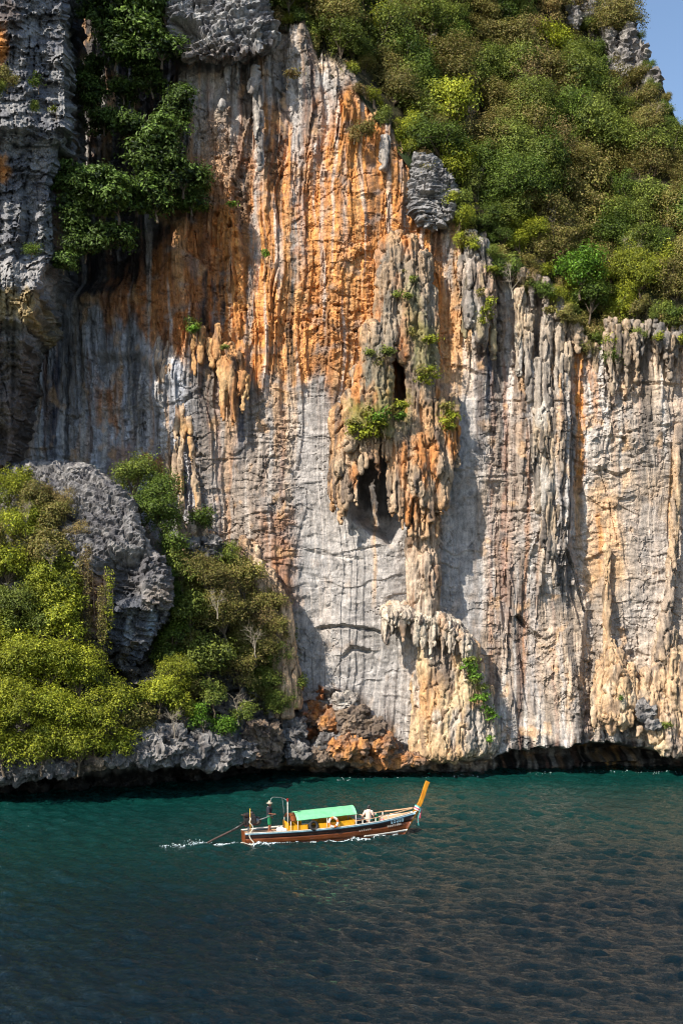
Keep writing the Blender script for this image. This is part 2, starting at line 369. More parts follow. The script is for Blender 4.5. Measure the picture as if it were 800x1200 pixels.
def cliff_col(px, py):
    wx = px + 9 * n2(px / 42, py / 55) + 3.5 * n2(px / 9, py / 14); wy = py + 26 * n2(px / 16 + 31, py / 60) + 9 * n2(px / 5 + 11, py / 14)
    t = sst(-.5, .5, fbm2(px / 90 + 3, py / 120, 3))[:, None]
    c = PALE * (1 - t) + BEIGE * t
    orange = np.zeros_like(px)
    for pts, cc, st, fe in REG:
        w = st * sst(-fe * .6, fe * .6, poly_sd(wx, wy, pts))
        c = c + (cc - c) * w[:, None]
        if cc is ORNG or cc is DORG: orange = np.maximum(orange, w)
    # streak field: drips of dark organic film, pale calcite and rust that run down the face
    sx = px + 5 * n2(px / 50, py / 90) + 1.6 * n2(px / 11 + 7, py / 30)
    up = 1 - .55 * sst(450, 640, py) * (1 - sst(560, 580, px) * (1 - sst(690, 710, px)))
    up = up * (1 + .15 * sst(110, 60, px))
    pale = pale_mask(wx, wy)
    up = up * (1 - .72 * pale)
    wv = sst(-.3, .4, n2(px / 60 + 77, py / 110)); s1 = n2(sx / 11, py / 260); s2 = n2(sx / 3.6 + 40, py / 120) * wv; s3 = n2(sx / 25 + 80, py / 300); s4 = n2(sx / 7.5 + 120, py / 190)
    c = c * (1 + .28 * (s1 + .8 * s2) * up)[:, None]
    for f, cc, a in ((s3 + .35 * s2, DARK, .6), (s4, RUST, .36), (-s4 + .2 * s1, WHIT, .6), (-s3 + .4 * s4, LORG, .45 - .25 * sst(540, 600, px))):
        w = sst(.26, .55, f) * a * up; c = c + (cc - c) * w[:, None]
    wob = 3.0 * n2(px / 60 + 5, py / 46) + 1.2 * n2(px / 20, py / 13)
    tex = n2(px / 2.2, py / 22); tex2 = n2(px / 6, py / 9 + 50)
    for x0, x1, y0, y1, hw, cc, st in STR:
        m = (px > min(x0, x1) - hw * 3 - 6) & (px < max(x0, x1) + hw * 3 + 6) & (py > y0 - 25) & (py < y1 + 40)
        if not m.any(): continue
        p, q = px[m], py[m]; cx = x0 + (x1 - x0) * (q - y0) / (y1 - y0) + wob[m]
        h = hw * (1 + .45 * tex2[m])
        w = st * sst(1.35, .6, np.abs(p - cx) / h) * sst(y0 - 12, y0 + 16, q + 10 * tex[m]) * sst(y1 + 26, y1 - 26, q + 14 * tex[m]) * np.clip(.82 + .7 * tex[m], 0, 1)
        c[m] += (cc - c[m]) * w[:, None]
    # fine drip lines, then joints that hold dark soil
    f = n2(px / 1.9 + 3, py / 60); c = c * (1 + .26 * f * (.15 + .7 * up) * (.35 + .65 * wv))[:, None]
    c = c + (BLAK - c) * (.36 * cliff_joint(px, py))[:, None]
    # blotches
    b = fbm2(px / 13 + 9, py / 10, 3); c = c * (1 + .22 * b)[:, None]
    w = sst(.25, .7, fbm2(px / 24 + 60, py / 30, 3)) * .5 * sst(.2, .8, orange); c = c + (DORG - c) * w[:, None]
    w = sst(.3, .75, fbm2(px / 30 + 90, py / 22, 3)) * .45; c = c + (GREY - c) * w[:, None]
    w = sst(.42, .8, fbm2(px / 20 + 190, py / 30, 3)) * .5 * (1 - .7 * pale); c = c + (LORG - c) * w[:, None]
    w = sst(.28, .6, fbm2(px / 9 + 140, py / 7, 3)) * .35; c = c + (DARK - c) * w[:, None]
    # darker earth above the rim
    w = sst(0, 20, interp(EDGE, px) - py); c = c + (lin(60, 58, 40) - c) * w[:, None]
    return np.clip(c, .012, .82)

CRK = [  # ledges / cracks: polyline, depth cut, half width
    ([(378, 736), (400, 733), (425, 736), (450, 741)], .5, 3), ([(404, 768), (412, 759), (432, 763)], .45, 4), ([(404, 648), (420, 644), (445, 640)], .25, 2), ([(345, 640), (372, 648), (420, 655)], .2, 3),
    ([(606, 722), (620, 738), (632, 748)], .8, 3.5), ([(706, 552), (722, 558), (735, 552)], .35, 2.5), ([(700, 548), (712, 580), (724, 638)], .3, 2), ([(660, 645), (672, 668), (686, 715)], .7, 3),
    ([(530, 430), (545, 432), (560, 440)], .3, 2), ([(584, 600), (625, 600)], .2, 2), ([(672, 540), (700, 556)], .3, 2), ([(700, 448), (800, 452)], .35, 3), ([(240, 540), (330, 535)], .15, 2), ([(300, 660), (346, 652)], .2, 3),
    ([(790, 520), (797, 620), (786, 700), (775, 770)], .5, 3), ([(560, 560), (640, 556)], .15, 2), ([(280, 506), (345, 500)], .15, 2), ([(575, 470), (690, 476)], .2, 2), ([(218, 470), (236, 460), (250, 478)], .35, 4),
]
def cliff_disp(px, py):
    d = .9 * n2(px / 130 + 2, py / 210) + .5 * n2(px / 60, py / 130 + 8)
    d -= 2.6 * sst(235, 130, px + 20 * n2(px / 40, py / 70)) + 1.2 * sst(120, 60, px)
    d -= np.maximum(5.0 * sst(150, 90, py) * sst(212, 188, px), 3.2 * sst(340, 300, py) * sst(165, 125, px))
    d -= 2.6 * sst(-8, 12, poly_sd(px, py, [(399, 516), (462, 496), (466, 410), (480, 405), (486, 480), (480, 600), (456, 636), (416, 606)])) * 1.25
    d -= 1.2 * sst(-6, 10, poly_sd(px, py, [(500, 715), (535, 730), (530, 800), (508, 800)]))
    # recessed hollow left of the flowstone ridge
    d -= 1.0 * sst(0, 14, poly_sd(px, py, [(98, 402), (160, 402), (188, 430), (186, 540), (150, 560), (100, 540)]))
    # grey cap rock with an overhang beneath it
    # right corner: the wall left of x~665 stands proud of the slab to its right
    cx = interp([(380, 662), (560, 664), (640, 662), (715, 686), (800, 676), (900, 676)], py)
    d += .75 * sst(8, -2, px - cx) * sst(-95, -20, px - cx) * sst(400, 450, py)
    # how rough the rock is: smooth pale slabs below, knobbly orange rock above
    rough = .35 + .75 * sst(-.45, .5, fbm2(px / 75 + 33, py / 85, 2))
    pale = pale_mask(px, py)
    rough = rough * (1 - .7 * pale) * (1 + .5 * sst(0, 25, poly_sd(px, py, [(370, 250), (440, 250), (440, 460), (350, 460)])))
    sx = px + 7 * n2(px / 50, py / 90) + 2.2 * n2(px / 12, py / 34)
    zone = .28 + .72 * sst(500, 430, py) + .5 * sst(575, 590, px) * sst(690, 680, px)
    zone = np.clip(zone, 0, 1.1) * (1 - .5 * sst(330, 360, px) * sst(480, 440, px) * sst(150, 220, py)) * (1 - .75 * pale)
    # wide panels with sharp corners, then flutes and drip runs of several widths that come and go
    pn = n2(sx / 34, py / 420 + 3) * 3.2; pq = np.floor(pn) + sst(.42, .58, pn - np.floor(pn)); d += .3 * pq * (.35 + .65 * zone)
    g1 = sst(-.2, .5, n2(px / 45 + 12, py / 160)); g2 = sst(-.2, .5, n2(px / 30 + 52, py / 120))
    d += zone * (.45 + .55 * sst(-.35, .35, n2(px / 70 + 21, py / 80))) * (.16 * g1 * ridge(n2(sx / 19, py / 300)) + .15 * g2 * ridge(n2(sx / 8 + 30, py / 170)) + .09 * ridge(n2(sx / 3.4 + 60, py / 70)) + (.22 + .12 * sst(560, 580, px)) * g2 * facet2(sx / 7, py / 75, .5, 12))
    q = n2(sx / 14 + 21, py / 60); d += .25 * zone * np.clip(q, 0, 1) * sst(.1, .5, q)
    st = (py / 46 + 1.9 * n2(sx / 8, 7.7) + .6 * n2(sx / 30, py / 60)); fr = st - np.floor(st); amp = sst(.12, .5, n2(sx / 15 + 5, np.floor(st) * 3.1))
    d += zone * .42 * amp * fr * sst(1.0, .95, fr)
    # bedding planes and blocks
    low = (1 - zone * .7) * (.5 + .45 * rough) * (1 - .35 * pale)
    yb = py + 14 * n2(px / 90, py / 60) + 4 * n2(px / 22, py / 30)
    bs = yb / 19 + .4 * n2(px / 30, 2.2); bf = bs - np.floor(bs); ba = sst(.0, .5, n2(px / 42 + np.floor(bs) * 5.3, np.floor(bs) * 2.9))
    d += low * .34 * ba * bf * sst(1.0, .88, bf)
    d += low * (.12 * n2(px / 48, yb / 8.5) + .07 * ridge(n2(px / 26 + 9, yb / 6)))
    d += rough * (.06 * fbm2(px / 15, py / 15, 4, .6) + .08 * fbm2(px / 40 + 50, py / 34, 2, .5) + .07 * facet2(px / 4.5, py / 3.6, .8, 77))
    wxx = px + 6 * n2(px / 20, py / 20); wyy = py + 6 * n2(px / 18 + 8, py / 22)
    d += rough * (1 - .5 * zone) * (.22 * facet2(wxx / 26, wyy / 17, .8, 3) + .13 * facet2(wxx / 11, wyy / 8, .8, 9)) + rough * zone * .2 * facet2(sx / 9, wyy / 22, .7, 5)
    d -= .22 * cliff_joint(px, py)
    pit = n2(px / 8 + 4, py / 7); d -= .35 * rough * sst(.35, .7, pit) * sst(.0, .4, n2(px / 60 + 7, py / 50))
    cr = np.abs(n2(px / 44 + 70, py / 30 + .5 * n2(px / 12, py / 12))); d -= .14 * sst(.035, .0, cr) * sst(-.1, .3, n2(px / 60 + 9, py / 60))
    for pts, dep, hw in CRK:
        m = (px > min(p[0] for p in pts) - 20) & (px < max(p[0] for p in pts) + 20) & (py > min(p[1] for p in pts) - 26) & (py < max(p[1] for p in pts) + 12)
        if not m.any(): continue
        x, y = px[m], py[m]; dm = np.full(x.shape, 1e9); sgn = np.zeros_like(x)
        for (ax, ay), (bx, by) in zip(pts[:-1], pts[1:]):
            t = np.clip(((x - ax) * (bx - ax) + (y - ay) * (by - ay)) / ((bx - ax) ** 2 + (by - ay) ** 2), 0, 1)
            dd = np.hypot(x - ax - t * (bx - ax), y - ay - t * (by - ay)); k = dd < dm; dm = np.where(k, dd, dm); sgn = np.where(k, y - ay - t * (by - ay), sgn)
        dm = dm + 1.2 * n2(x / 7, y / 7)
        d[m] += -.6 * dep * sst(hw, hw * .3, dm) + dep * .35 * sst(16, 2, dm) * (sgn < 0)
    # undercut at sea level
    lp = interp(LIP, px) + 5 * n2(px / 18, 1.5) + 2.5 * n2(px / 6, 4.5)
    dep = interp([(0, 2.6), (560, 2.2), (600, 5.2), (760, 5.6), (1000, 5)], px)
    d -= dep * sst(-3, 9, py - lp) - .5 * sst(-40, -5, py - lp) * sst(9, 0, py - lp)
    d += (.5 * fbm2(px / 50, py / 9, 3) + 1.2 * sst(892, 899, py)) * sst(3, 12, py - lp)
    d += 2.2 * sst(0, 7, poly_sd(px, py, [(680, 903), (690, 897), (752, 883), (770, 889), (760, 903)]))
    # rim rolls back into the hillside
    e = interp(EDGE, px) + 7 * n2(px / 12, .5); d -= np.clip(e - py, 0, None) * SN * .9 + .5 * sst(26, 0, py - e)
    return d

def build_cliff():
    xs = np.concatenate([np.arange(-95, 850, 1.25), np.arange(852, 1250, 6.0)]); ys = np.arange(-110, 918, 1.35)
    PX, PY = [a.ravel().astype(np.float32) for a in np.meshgrid(xs, ys)]
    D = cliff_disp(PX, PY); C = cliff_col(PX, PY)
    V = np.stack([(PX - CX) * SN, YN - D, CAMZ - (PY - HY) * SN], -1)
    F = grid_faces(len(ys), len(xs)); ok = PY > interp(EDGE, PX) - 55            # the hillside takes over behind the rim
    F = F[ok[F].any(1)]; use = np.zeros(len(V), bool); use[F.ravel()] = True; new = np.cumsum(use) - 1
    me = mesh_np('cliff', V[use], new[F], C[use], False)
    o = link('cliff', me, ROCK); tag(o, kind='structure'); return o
CLIFF = build_cliff()

# ------------------------------------------------------------------ hillside above the rim
SKY = [(-200, -190), (676, -190), (714, -40), (732, 0), (752, 50), (770, 90), (784, 122), (816, 182), (900, 262), (980, 340)]
def hill_y(px, py):
    q = np.clip(interp(EDGE, px) - py, -30, None)
    return 92.6 + q * .046 + .8 * n2(px / 60, py / 60) + 1.4 * n2(px / 120 + 5, py / 140)
def build_hill():
    xs = np.arange(215, 1250, 4.0); nv = 120; back = 5
    rows = []
    e = interp(EDGE, xs) + 12; e = np.maximum(e, -120); tp = np.minimum(interp(SKY, xs) + 5 * n2(xs / 14, 2.2), e - 4)
    for i in range(nv + back):
        t = min(i / (nv - 1), 1); py = e + (tp - e) * t
        Y = hill_y(xs, py) - .5 * fbm2(xs / 18, py / 18, 3)
        k = max(0, i - nv + 1); rows.append(U(xs, py + k * k * 6, Y + 2.2 * k * k))
    V = np.array(rows); PX = np.tile(xs, len(rows)); PY = np.concatenate([e + (tp - e) * min(i / (nv - 1), 1) for i in range(nv + back)])
    g = sst(.1, .5, fbm2(PX / 22, PY / 22, 3))[:, None]; C = lin(58, 54, 34) * (1 - g) + lin(44, 58, 26) * g
    rk = sst(0, 10, poly_sd(PX + 8 * n2(PX / 15, PY / 15), PY + 14 * n2(PX / 9 + 5, PY / 20), [(680, -100), (735, -60), (800, 112), (770, 110), (735, 60), (700, 60), (680, 20)]))[:, None] * .9
    rk = rk * sst(-.3, .3, fbm2(PX / 10, PY / 24, 3))[:, None]
    C = C + (GREY - C) * rk
    o = link('hillside', mesh_np('hillside', V, grid_faces(len(rows), len(xs))[:, ::-1], C), ROCK); tag(o, kind='structure'); return o
HILL = build_hill()

# ------------------------------------------------------------------ left pillar
PEDGE = [(-400, 74), (-20, 74), (30, 70), (34, 77), (48, 76), (52, 74), (130, 76), (160, 76), (175, 68), (195, 62), (210, 54), (240, 60), (270, 62), (300, 62), (320, 48), (345, 40), (358, 44), (372, 34), (400, 28), (440, 26), (480, 18), (540, 8), (680, 0)]
def build_pillar():
    ys = np.arange(-330, 600, 1.8); nu = 120; nb = 36
    e = interp(PEDGE, ys) + 1.6 * n2(ys / 6, 3.1)
    rows = []; PXs = []; 
    u = np.linspace(0, 1, nu)
    PX = (-130 + (e[:, None] + 130) * u[None]); PY = np.repeat(ys[:, None], nu, 1)
    Y = 80.5 + (PX + 130) / 205 * 5.5
    PYw = PY + 7 * n2(PX / 22, PY / 30) + 3 * n2(PX / 7, PY / 11)
    Y += interp([(-330, 0), (130, 0), (148, -.5), (166, .4), (215, 1.6), (300, 1.2), (330, -.4), (372, -.2), (388, 1.5), (470, 3.0), (660, 6)], PYw)
    rel = .5 * n2(PX / 40, PY / 60) + .16 * n2(PX / 45, PY / 9) + .12 * fbm2(PX / 16, PY / 14, 4, .6) + .55 * facet2(PX / 30, PYw / 9, .35, 4) + .22 * facet2(PX / 13 + 4, PYw / 4, .4, 6) - .35 * sst(.05, 0, np.abs(n2(PX / 16 + 3, PYw / 70))) + .16 * facet2(PX / 6 + 4, PYw / 5, .7, 16) + .07 * facet2(PX / 2.6, PYw / 2.4, .7, 26)
    blk = np.floor(PY / 11 + .5 * n2(PX / 30, PY / 30)); rel += .32 * n2(blk * 3.7, np.floor(PX / 17 + blk * .37) * 2.3) * sst(170, 130, PY)
    rel += .8 * n2(PX / 20 + 9, PY / 60) * sst(150, 230, PY)
    rel += .9 * sst(16, 6, np.hypot((PX - 17) * .9, (PY - 255) * .32))        # fat drip under the ledge
    rel += .35 * n2(PX / 7, PY / 70) * sst(380, 420, PY)
    Y = Y - rel
    V1 = U(PX, PY, Y)
    # side wall running back into the recess
    t = np.linspace(0, 1, nb + 1)[1:]
    Ye = Y[:, -1:] ; X0 = V1[:, -1:, 0]; Z0 = V1[:, -1:, 2]
    Y2 = Ye + t[None] * 12.5
    X2 = X0 - 1.2 * t[None] + .5 * facet2(t[None] * 9 + 0 * Ye, PY[:, :1] / 22 + 0 * t[None], .6, 2) * sst(0, .08, t[None]) + .35 * fbm2(t[None] * 9 + 0 * Ye, PY[:, :1] / 14 + 0 * t[None], 3) * sst(0, .08, t[None]) + .25 * n2(t[None] * 3 + 0 * Ye, PY[:, :1] / 5)* sst(0, .1, t[None])
    V2 = np.stack([X2, Y2, Z0 + 0 * X2], -1)
    V = np.concatenate([V1, V2], 1); nc = nu + nb
    FX = np.concatenate([PX, np.repeat(e[:, None], nb, 1)], 1).ravel().astype(np.float32); FY = np.repeat(ys[:, None], nc, 1).ravel().astype(np.float32)
    g = sst(-.5, .5, fbm2(FX / 30, FY / 20, 3))[:, None]; C = lin(150, 148, 146) * (1 - g) + lin(112, 112, 116) * g
    for pts, cc, st, fe in (([(-20, 20), (6, 30), (12, 60), (0, 75), (-20, 80)], ORNG, .9, 8), ([(-10, 185), (4, 180), (14, 205), (6, 215), (-10, 205)], ORNG, .8, 8), ([(-40, 336), (44, 340), (42, 376), (-40, 376)], lin(176, 150, 96), .8, 10), ([(-40, 300), (60, 305), (44, 336), (-40, 336)], COOL, .5, 10),
                            ([(-20, 0), (26, 0), (22, 40), (-20, 40)], lin(96, 78, 64), .6, 10), ([(-60, 400), (40, 400), (40, 700), (-60, 700)], lin(120, 106, 96), .7, 20)):
        w = st * sst(-fe * .6, fe * .6, poly_sd(FX + 6 * n2(FX / 9, FY / 9), FY + 8 * n2(FX / 7 + 4, FY / 16), pts)); C = C + (cc - C) * w[:, None]
    s = n2(FX / 4, FY / 60); C = C * (1 + .35 * s + .2 * fbm2(FX / 8, FY / 6, 3))[:, None]
    w = sst(.3, .6, n2(FX / 6 + 9, FY / 110)) * .7 * sst(220, 420, FY); C = C + (DARK - C) * w[:, None]
    o = link('rock_pillar', mesh_np('rock_pillar', V.reshape(-1, 3), grid_faces(len(ys), nc), np.clip(C, .02, .8), False), ROCK); tag(o, kind='structure'); return o
PILLAR = build_pillar()

# ------------------------------------------------------------------ headland at the lower left
def head_y(px, py):
    front = interp([(-300, 74), (0, 79), (150, 81.5), (250, 85.6), (300, 88.6), (335, 90.3), (395, 91.6), (430, 92.3)], px)
    return front + np.clip(872 - py, 0, None) * interp([(-200, .026), (150, .034), (300, .03), (400, .012)], px)
def build_headland():
    xs = np.arange(-160, 425, 1.9); ys = np.arange(560, 962, 1.9)
    PX, PY = np.meshgrid(xs, ys)
    top = interp([(-160, 560), (100, 600), (200, 640), (255, 640), (300, 665), (335, 705), (345, 770), (360, 800), (425, 815)], PX)
    PYc = np.maximum(PY, top + 0)
    Y = head_y(PX, PYc)
    lip = interp([(-200, 925), (0, 912), (60, 905), (130, 900), (290, 894), (320, 892), (380, 893), (425, 893)], PX) + 6 * n2(PX / 14, .3) + 3 * n2(PX / 5, 1.3)
    rel = 1.1 * fbm2(PX / 34, PY / 30, 3, .5) + 1.0 * facet2(PX / 20, PY / 15, .8, 3) + .5 * facet2(PX / 9, PY / 7, .9, 7) + .2 * fbm2(PX / 6, PY / 6, 3, .6)
    Y = Y - rel * sst(640, 760, PY) * 1.2
    Y = Y + sst(-3, 10, PY - lip) * 3.6 + sst(0, 40, PY - lip) * 1.0
    Y = Y + np.clip(top - PY, 0, None) * .09 + sst(395, 425, PX) * 2
    V = U(PX, PYc - np.clip(top - PY, 0, 60) * .05, Y)
    FX, FY = PX.ravel().astype(np.float32), PY.ravel().astype(np.float32)
    g = sst(-.4, .5, fbm2(FX / 14, FY / 11, 4))[:, None]; C = lin(104, 100, 98) * (1 - g) + lin(170, 164, 158) * g
    w = sst(.1, .6, fbm2(FX / 18 + 8, FY / 16, 3) + .5 * sst(340, 380, FX)) * .8 * sst(290, 350, FX); C = C + (lin(196, 120, 62) - C) * w[:, None]
    w = sst(.2, .5, fbm2(FX / 9 + 18, FY / 7, 3)) * .55; C = C + (DARK - C) * w[:, None]
    C = C * (1 + .3 * n2(FX / 3.5, FY / 30))[:, None]
    w = sst(860, 830, FY) * .6 * sst(300, 260, FX); C = C + (lin(64, 58, 40) - C) * w[:, None]
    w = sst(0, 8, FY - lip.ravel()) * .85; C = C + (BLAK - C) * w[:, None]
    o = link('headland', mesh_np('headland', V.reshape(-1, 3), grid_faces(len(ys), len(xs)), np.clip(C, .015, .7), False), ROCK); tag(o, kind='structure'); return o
HEAD = build_headland()
# ------------------------------------------------------------------ flowstone and stalactites (parts of the cliff)
class Drips:
    def __init__(s): s.V = []; s.F = []
    def path(s, pts, rad, seg=8):                 # pts: (px, py, d metres in front of the nominal wall), rad in survey px
        P = [U(p[0], p[1], YN - p[2]) for p in pts]
        v, f = tube_vf(P, np.array(rad) * SN, seg, True, len(s.V)); s.V += v; s.F += f
    def drip(s, x, y0, y1, r0, r1, d0, d1=None, dx=0, bulge=.07):
        d1 = d0 if d1 is None else d1; n = max(5, int(abs(y1 - y0) / 6)); pts = []; rr = []
        ph = rnd.random() * 6; ph2 = rnd.random() * 6
        for i in range(n):
            t = i / (n - 1)
            pts.append((x + dx * t + .5 * r0 * .3 * math.sin(ph + t * 5), y0 + (y1 - y0) * t, d0 + (d1 - d0) * t))
            r = (r0 + (r1 - r0) * t ** .8) * (1 if r0 > 9 else .92)
            r *= 1 + bulge * math.sin(ph2 + t * (n * 1.1)) + bulge * (rnd.random() - .5)
            rr.append(max(r, .5))
        rr[0] *= .8; rr[-1] *= .45
        s.path(pts, rr)
    def fringe(s, x0, x1, yf, l0, l1, r0, d, step=4, r1=.9):
        x = x0
        while x < x1:
            y = yf(x); l = l0 + (l1 - l0) * rnd.random() ** 1.7
            s.drip(x, y - 8, y + l, r0 * (.7 + .6 * rnd.random()), r1, d + .35 * (rnd.random() - .5)); x += step * (.6 + .8 * rnd.random())
    def build(s, name, cols, voxel=.075, rough=1.0, parent=None, moss=None):
        me = bpy.data.meshes.new(name); me.from_pydata(s.V, [], s.F); me.update()
        me = remesh(me, voxel * 1.06, 1); V, N = get_vn(me)
        x, y, z = V.T
        dsp = .10 * n3(x * 1.6, y * 1.6, z * .4) + .11 * ridge(n3(x * 3.6, y * 3.6, z * .35)) + .05 * ridge(n3(x * 8, y * 8, z * .7)) + .09 * facet3(x * 2.2, y * 2.2, z * .45, .6, 4) + .04 * n3(x * 5, y * 5, z * 4) - .26 * sst(.09, .0, np.abs(n3(x * 2.0 + 9, y * 2.0, z * .42)))
        V = V + N * (dsp * rough)[:, None]; set_co(me, V)
        px = 400 + x / y * FPX; py = 700 - (z - CAMZ) / y * FPX
        w = sst(-.5, .5, n3(x * .5, y * .5, z * .25))[:, None]
        C = cols[0] * (1 - w) + cols[1] * w
        if len(cols) > 2:
            w = sst(.05, .5, n3(x * 3, y * 3, z * .22 + 9))[:, None] * .85; C = C + (cols[2] - C) * w
        if len(cols) > 3:
            w = sst(.15, .55, n3(x * 1.2 + 5, y * 1.2, z * .3 + 3))[:, None] * .8; C = C + (cols[3] - C) * w
        C = C * (1 + .35 * n3(x * 7, y * 7, z * .8))[:, None]
        w = sst(.30, .6, n3(x * 2.2 + 11, y * 2.2, z * .35))[:, None] * .75; C = C + (lin(70, 64, 60) - C) * w
        if moss:
            for pts, cc, st in moss:
                w = st * sst(-6, 8, poly_sd(px + 5 * n2(px / 6, py / 6), py + 7 * n2(px / 5 + 3, py / 8), pts)); C = C + (cc - C) * w[:, None]
        set_col(me, np.clip(C, .02, .8))
        return link(name, me, ROCK, parent or CLIFF)

CREAM, TAN, OCHR = lin(208, 190, 168), lin(194, 162, 132), lin(204, 134, 74)
# the big curtain in the middle of the wall
c = Drips()
for a in ((455, 282, 420, 13, 10, .3, 1.8), (475, 280, 425, 14, 7, .2, 1.8), (485, 300, 500, 9, 7, .4, 2.1), (494, 296, 480, 11, 9, .2, 2.0), (504, 335, 500, 9, 7, .2, 1.6), (445, 296, 400, 7, 6, .4, 1.5), (465, 275, 350, 12, 9, .1, 1.2),
          (448, 330, 350, 7, 5, 1.0, 1.3), (452, 350, 372, 6, 3, 1.4, 1.5),
          (440, 380, 505, 15, 13, 1.2, 2.6), (425, 430, 512, 13, 11, 1.2, 2.8), (412, 462, 528, 11, 8, 1.0, 2.6), (452, 420, 512, 9, 7, 1.8, 2.8), (446, 470, 510, 12, 9, 2.2, 3.0), (430, 478, 512, 12, 8, 2.2, 3.1),
          (397, 478, 560, 9, 6, .6, 1.9), (390, 492, 600, 6, 2, .5, 1.4), (400, 520, 614, 5, 1.4, 1.4, 1.6), (410, 510, 566, 5, 2, 1.8, 1.9), (418, 512, 592, 4, 1.3, 2.0, 2.1), (424, 505, 556, 4, 1.3, 2.4, 2.5), (394, 540, 590, 5, 3, 1.4, 1.6), (405, 540, 600, 4, 1.2, 1.6, 1.7),
          (435, 500, 536, 4, 1.3, 2.8, 2.9), (441, 498, 546, 4, 1.2, 2.8, 2.8), (429, 500, 548, 4, 1.4, 2.6, 2.6),
          (464, 490, 600, 6, 2.2, 2.2, 2.4), (468, 495, 612, 5, 1.5, 2.2, 2.4), (474, 500, 560, 7, 6, 2.0, 2.6), (486, 466, 575, 12, 9, 1.4, 2.6), (480, 530, 600, 8, 3, 2.2, 2.4), (495, 510, 596, 9, 4, 2.2, 2.5), (489, 560, 585, 9, 7, 2.3, 2.6),
          (504, 530, 612, 7, 3, 2.0, 2.3), (511, 470, 560, 12, 8, 1.2, 2.3), (520, 485, 594, 8, 3, 1.4, 2.1), (525, 515, 588, 6, 2, 1.6, 1.9), (531, 462, 540, 7, 4, .6, 1.6), (500, 440, 520, 9, 8, 1.4, 2.2), (516, 545, 604, 5, 1.6, 1.9, 2.0), (475, 575, 618, 3.5, 1, 2.3, 2.3), (460, 580, 606, 3, 1, 2.3, 2.3), (535, 500, 545, 4, 2, 1.2, 1.4)):
    c.drip(*a)
for k in range(46):
    x = rnd.uniform(388, 532); y0 = float(interp([(388, 545), (400, 560), (420, 520), (445, 508), (462, 540), (480, 560), (500, 560), (520, 550), (532, 520)], x)); l = rnd.uniform(10, 62) * (1.25 if 455 < x < 525 else 1)
    c.drip(x, y0 - 26, y0 + l, rnd.uniform(2.2, 3.8), .7, float(interp([(388, 1.2), (410, 1.9), (440, 2.7), (465, 2.3), (500, 2.3), (532, 1.5)], x)) + rnd.uniform(-.4, .2))
MOSS = lin(128, 124, 52)
c.build('stalactite_curtain', [lin(196, 170, 140), lin(200, 156, 112), lin(116, 102, 92), lin(212, 138, 74)], .075, 1.35, moss=[
    ([(440, 285), (510, 290), (520, 440), (500, 470), (470, 400), (440, 420)], lin(150, 144, 130), .5), ([(470, 330), (490, 330), (500, 400), (476, 400)], lin(134, 132, 84), .5), ([(440, 430), (462, 430), (462, 480), (440, 480)], lin(132, 130, 76), .6), ([(405, 470), (465, 478), (460, 515), (410, 512)], MOSS, .75), ([(425, 400), (460, 400), (455, 460), (425, 450)], lin(128, 126, 112), .7),
    ([(480, 380), (512, 380), (515, 440), (485, 440)], MOSS, .5), ([(515, 470), (535, 480), (535, 505), (515, 500)], MOSS, .6), ([(470, 455), (482, 455), (482, 500), (468, 505)], MOSS, .6), ([(484, 510), (500, 505), (502, 545), (484, 545)], OCHR, .8)])
# column under it, the shelf with its fringe, and the flowstone foot
c = Drips()
for a in ((486, 575, 722, 8, 8, .9, 1.5), (498, 572, 722, 12, 11, .9, 1.7), (507, 590, 720, 7, 7, .6, 1.4), (490, 640, 725, 8, 9, 1.2, 1.8), (479, 585, 660, 4, 2, .9, 1.2), (502, 660, 728, 10, 9, 1.4, 1.9), (483, 600, 640, 5, 3, 1.1, 1.4), (512, 650, 700, 4, 3, .9, 1.1)): c.drip(*a)
c.build('flowstone_column', [CREAM, TAN, lin(140, 110, 88), lin(232, 206, 172)], .07, 1.2)
c = Drips()
sy = lambda x: interp([(448, 718), (456, 709), (470, 707), (490, 714), (515, 716), (530, 726), (545, 742), (552, 756)], x)
for x in range(453, 551, 5):
    y = float(sy(x)); c.drip(x, y, y + 14, 7, 6, .5, 1.9 if x < 500 else 2.1); c.drip(x, y + 3, y + 15, 5, 4, 1.8, 2.6)
c.fringe(452, 500, lambda x: float(sy(x)) + 16, 8, 34, 2.8, 2.3, 3.6); c.fringe(486, 550, lambda x: float(sy(x)) + 16, 14, 52, 2.8, 2.3, 3.4); c.fringe(454, 548, lambda x: float(sy(x)) + 14, 4, 22, 3.0, 1.2, 4)
c.drip(453, 720, 757, 5, 3, 1.9, 2.0); c.drip(450, 716, 750, 4, 2, 1.6, 1.7)
c.build('flowstone_shelf', [lin(218, 200, 176), CREAM, lin(116, 102, 94), lin(212, 174, 138)], .065, .9)
c = Drips()
for a in ((497, 735, 885, 8, 9, .7, 1.2), (506, 740, 890, 10, 13, .7, 2.0), (520, 750, 892, 10, 15, .7, 2.3), (534, 752, 890, 10, 14, .8, 2.3), (547, 750, 885, 10, 12, 1.0, 2.1), (558, 770, 885, 9, 11, 1.0, 1.9), (570, 805, 880, 7, 9, .8, 1.7), (489, 790, 886, 6, 9, .3, 1.4), (545, 790, 884, 9, 8, 1.6, 2.4), (562, 830, 884, 8, 7, 1.4, 2.0), (515, 800, 880, 8, 10, 1.5, 2.5), (528, 820, 892, 7, 10, 1.8, 2.7), (578, 840, 878, 5, 6, .8, 1.3), (583, 850, 882, 3, 2, .9, 1.0), (500, 830, 880, 7, 8, 1.2, 1.9)): c.drip(*a, bulge=.1)
c.fringe(485, 580, lambda x: 876, 4, 14, 5, 1.7, 9)
